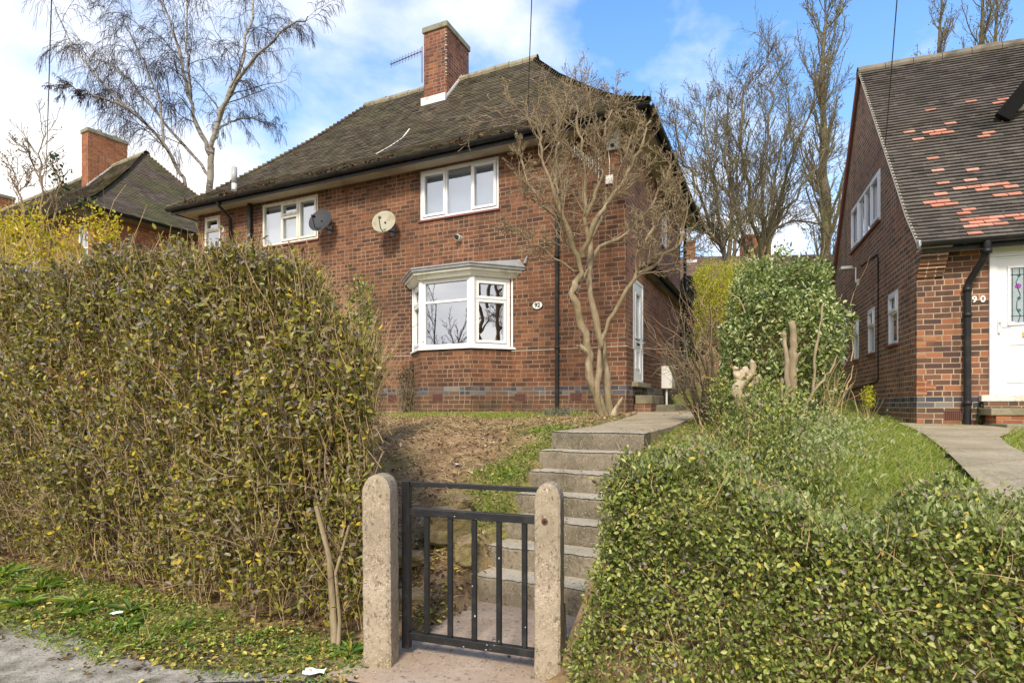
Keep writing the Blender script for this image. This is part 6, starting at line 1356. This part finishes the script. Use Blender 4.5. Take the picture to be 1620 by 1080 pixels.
for (a0, a1, b0_, b1_, n, f_) in ((-8.5, -1.95, 1.98, 3.3, 17000, 1.), (-5.0, -2.0, 1.75, 2.35, 1500, .5), (-2.6, -1.9, 2.9, 3.7, 1300, 1.), (-1.95, -1.05, 2.5, 3.6, 110, 1.), (-1.1, .3, 3.3, 8, 900, 1.), (-1.95, -1.08, 3.7, 6, 90, 1.)):
    U, V, P = scatter(n, a0, a1, b0_, b1_, lambda U, V: f_ * np.clip(.6 + .6 * sn(np.stack([U, V, U * 0], -1), 3., 3.) + .4 * sn(np.stack([U, V, U * 0], -1), 11., 1.), 0, 1)); n2 = len(P); zo = np.where((U > -1.97) & (U < -1.03), np.where(V < 3.6, .04, .2), .012)
    if a0 == -1.95 and b0_ > 3.5: P[:, 2] = np.interp(V, [3.6, 5.06], [.19, 1.16]) + .02; P[:, 2] = .198 + np.floor((V - 3.6) / .243).clip(0, 6) * .16 + .006; zo = 0
    m.leaves(P + np.stack([U * 0, U * 0, U * 0 + zo + rng.uniform(0, .012, n2)], 1), norm(rv(n2) * (1, 1, .25)), norm(rv(n2) * .5 + (0, 0, 1)), rng.uniform(.012, .042, n2), .62)
stuff(m.build('leaf_litter', MAT['litter'], None, uv=False), 'fallen yellow and brown leaves under the tall hedge and by the steps', 'fallen leaves')
m = MB(); dn = lambda U, V: np.clip(1.05 - grassy(U, V) * 1.2, 0, 1)
U, V, P = scatter(46000, -6.5, -1.93, 3.0, 8.9, dn); n2 = len(P); a = norm(rng.normal(size=(n2, 3)) * (1, 1, .35) + (0, 0, .1)); m.blades(P + (0, 0, .008), a, .0026, rng.uniform(.02, .13, n2), norm(rng.normal(size=(n2, 3)) + (0, 0, -.3)) * .25)
U, V, P = scatter(9000, -1.08, .25, 3.3, 8.5, dn); n2 = len(P); a = norm(rng.normal(size=(n2, 3)) * (1, 1, .3)); m.blades(P + (0, 0, .006), a, .0018, rng.uniform(.02, .07, n2), norm(rng.normal(size=(n2, 3))) * .2)
stuff(m.build('dry_straw', MAT['straw'], None, uv=False), 'dry dead grass stalks strewn over the bare soil bank', 'dead grass')
m = MB(); U, V, P = scatter(15000, -6.5, -1.93, 3.0, 8.9, dn); n2 = len(P); m.leaves(P + (0, 0, .008), norm(rv(n2) * (1, 1, .4)), norm(rv(n2) * .8 + (0, 0, .8)), rng.uniform(.01, .04, n2), .7, .2, .3); stuff(m.build('soil_crumbs', MAT['debris2'] if 'debris2' in MAT else m_leaf('soil_crumb', [(0,(0.092,0.050,0.029)),(.3,(0.196,0.120,0.066)),(.55,(0.322,0.200,0.107)),(.8,(0.483,0.320,0.180)),(.97,(0.805,0.680,0.525))], .9, .0), None, uv=False), 'crumbly brown soil bits and chips over the bank', 'soil')

# --- leafy rosettes on the verge
for k_, (u_, v_, s_) in enumerate([(-6.6, 2.42, .17), (-6.1, 2.2, .15), (-5.75, 2.5, .18), (-5.4, 2.25, .14), (-5.1, 2.45, .17), (-4.8, 2.2, .15), (-4.5, 2.4, .17), (-4.25, 2.25, .14), (-4.0, 2.45, .15), (-3.75, 2.25, .12), (-3.4, 2.4, .1), (-2.2, 2.55, .11), (-1.9, 2.75, .12), (-6.9, 2.2, .14)]):
    m = MB(); n = 34; a_ = rng.uniform(0, 2 * PI, n); ax = np.stack([np.cos(a_), np.sin(a_), rng.uniform(.25, 1.1, n)], 1); c_ = np.array(W(u_, v_, float(hgt(u_, v_)))) + np.stack([np.cos(a_), np.sin(a_), a_ * 0], 1) * .012
    m.leaves(c_, ax, np.tile([[0, 0, 1.]], (n, 1)) + rv(n) * .3, rng.uniform(s_ * .6, s_ * 1.1, n), .2, .2, .35)
    tag(m.build('verge_weed', MAT['weed'], None, uv=False), 'coarse green leafy weed rosette on the verge at the foot of the hedges', 'plant', 'weed rosettes on the verge')
# --- overhead wires
def wire(label, pts, r=.008):
    a, b = np.array(pts[0], float), np.array(pts[1], float); k_ = np.linspace(0, 1, 14)[:, None]; P = a * (1 - k_) + b * k_; P[:, 2] -= (4 * k_ * (1 - k_) * .12)[:, 0]
    o = MB().tube(P, r, 5).build('overhead_wire', MAT['wire'], None, uv=False); tag(o, label, 'wire', 'overhead telephone wires')
wire('thin overhead wire dropping to the eaves of the middle house', ((.25, 9.45, 6.0), (.24, -6, 9.95)), .007)
wire('thin overhead wire running down to the verge of the right house roof', ((6.16, 9.5, 5.62), (-3.0, -6, 10.2)), .007)
wire('thin overhead wire crossing the sky at far left above the orange house', ((-15.4, 19, 8.75), (.7, -.5, 10.75)), .012)

# --- across the street, seen only as reflections in the window glass
OP = tag(empty('opposite_house', (-28.5, -8, 0), math.radians(125)), 'plain brick house across the street, seen mirrored in the bay window', 'house')
MB().box(-6, 6, 0, 7, -1.5, 3.2).build('wall', MAT['brick_side'], OP)
m = MB(); m.add([(-6.4,-.4,3.2),(6.4,-.4,3.2),(6.4,7.4,3.2),(-6.4,7.4,3.2),(-3,3.5,6.2),(3,3.5,6.2)], [(0,1,5,4),(2,3,4,5)], [(1,2,5),(3,0,4)]); m.build('roof', MAT['tiles_grey'], OP)
cfgO = dict(cfgV); cfgO['n'] = [9, 5, 3]; cfgO['rmin'] = .012
for (x_, y_, lb) in ((-19.0, -1.0, 'bare street tree mirrored at the left of the bay window'), (-22.5, -6.4, 'bare street tree mirrored in the right part of the big bay pane')):
    tree('street_tree', lb, None, [([(x_, y_, 0), (x_ + .2, y_, 2), (x_ + dx_, y_ + dy_, 4), (x_ + dx_ * 2, y_ + dy_ * 2, 6.5)], .11, .02, .25) for dx_, dy_ in ((1, .6), (-1.2, .3), (.2, -1))], cfgO, ('bark_dark',) * 3, group='street trees across the road')
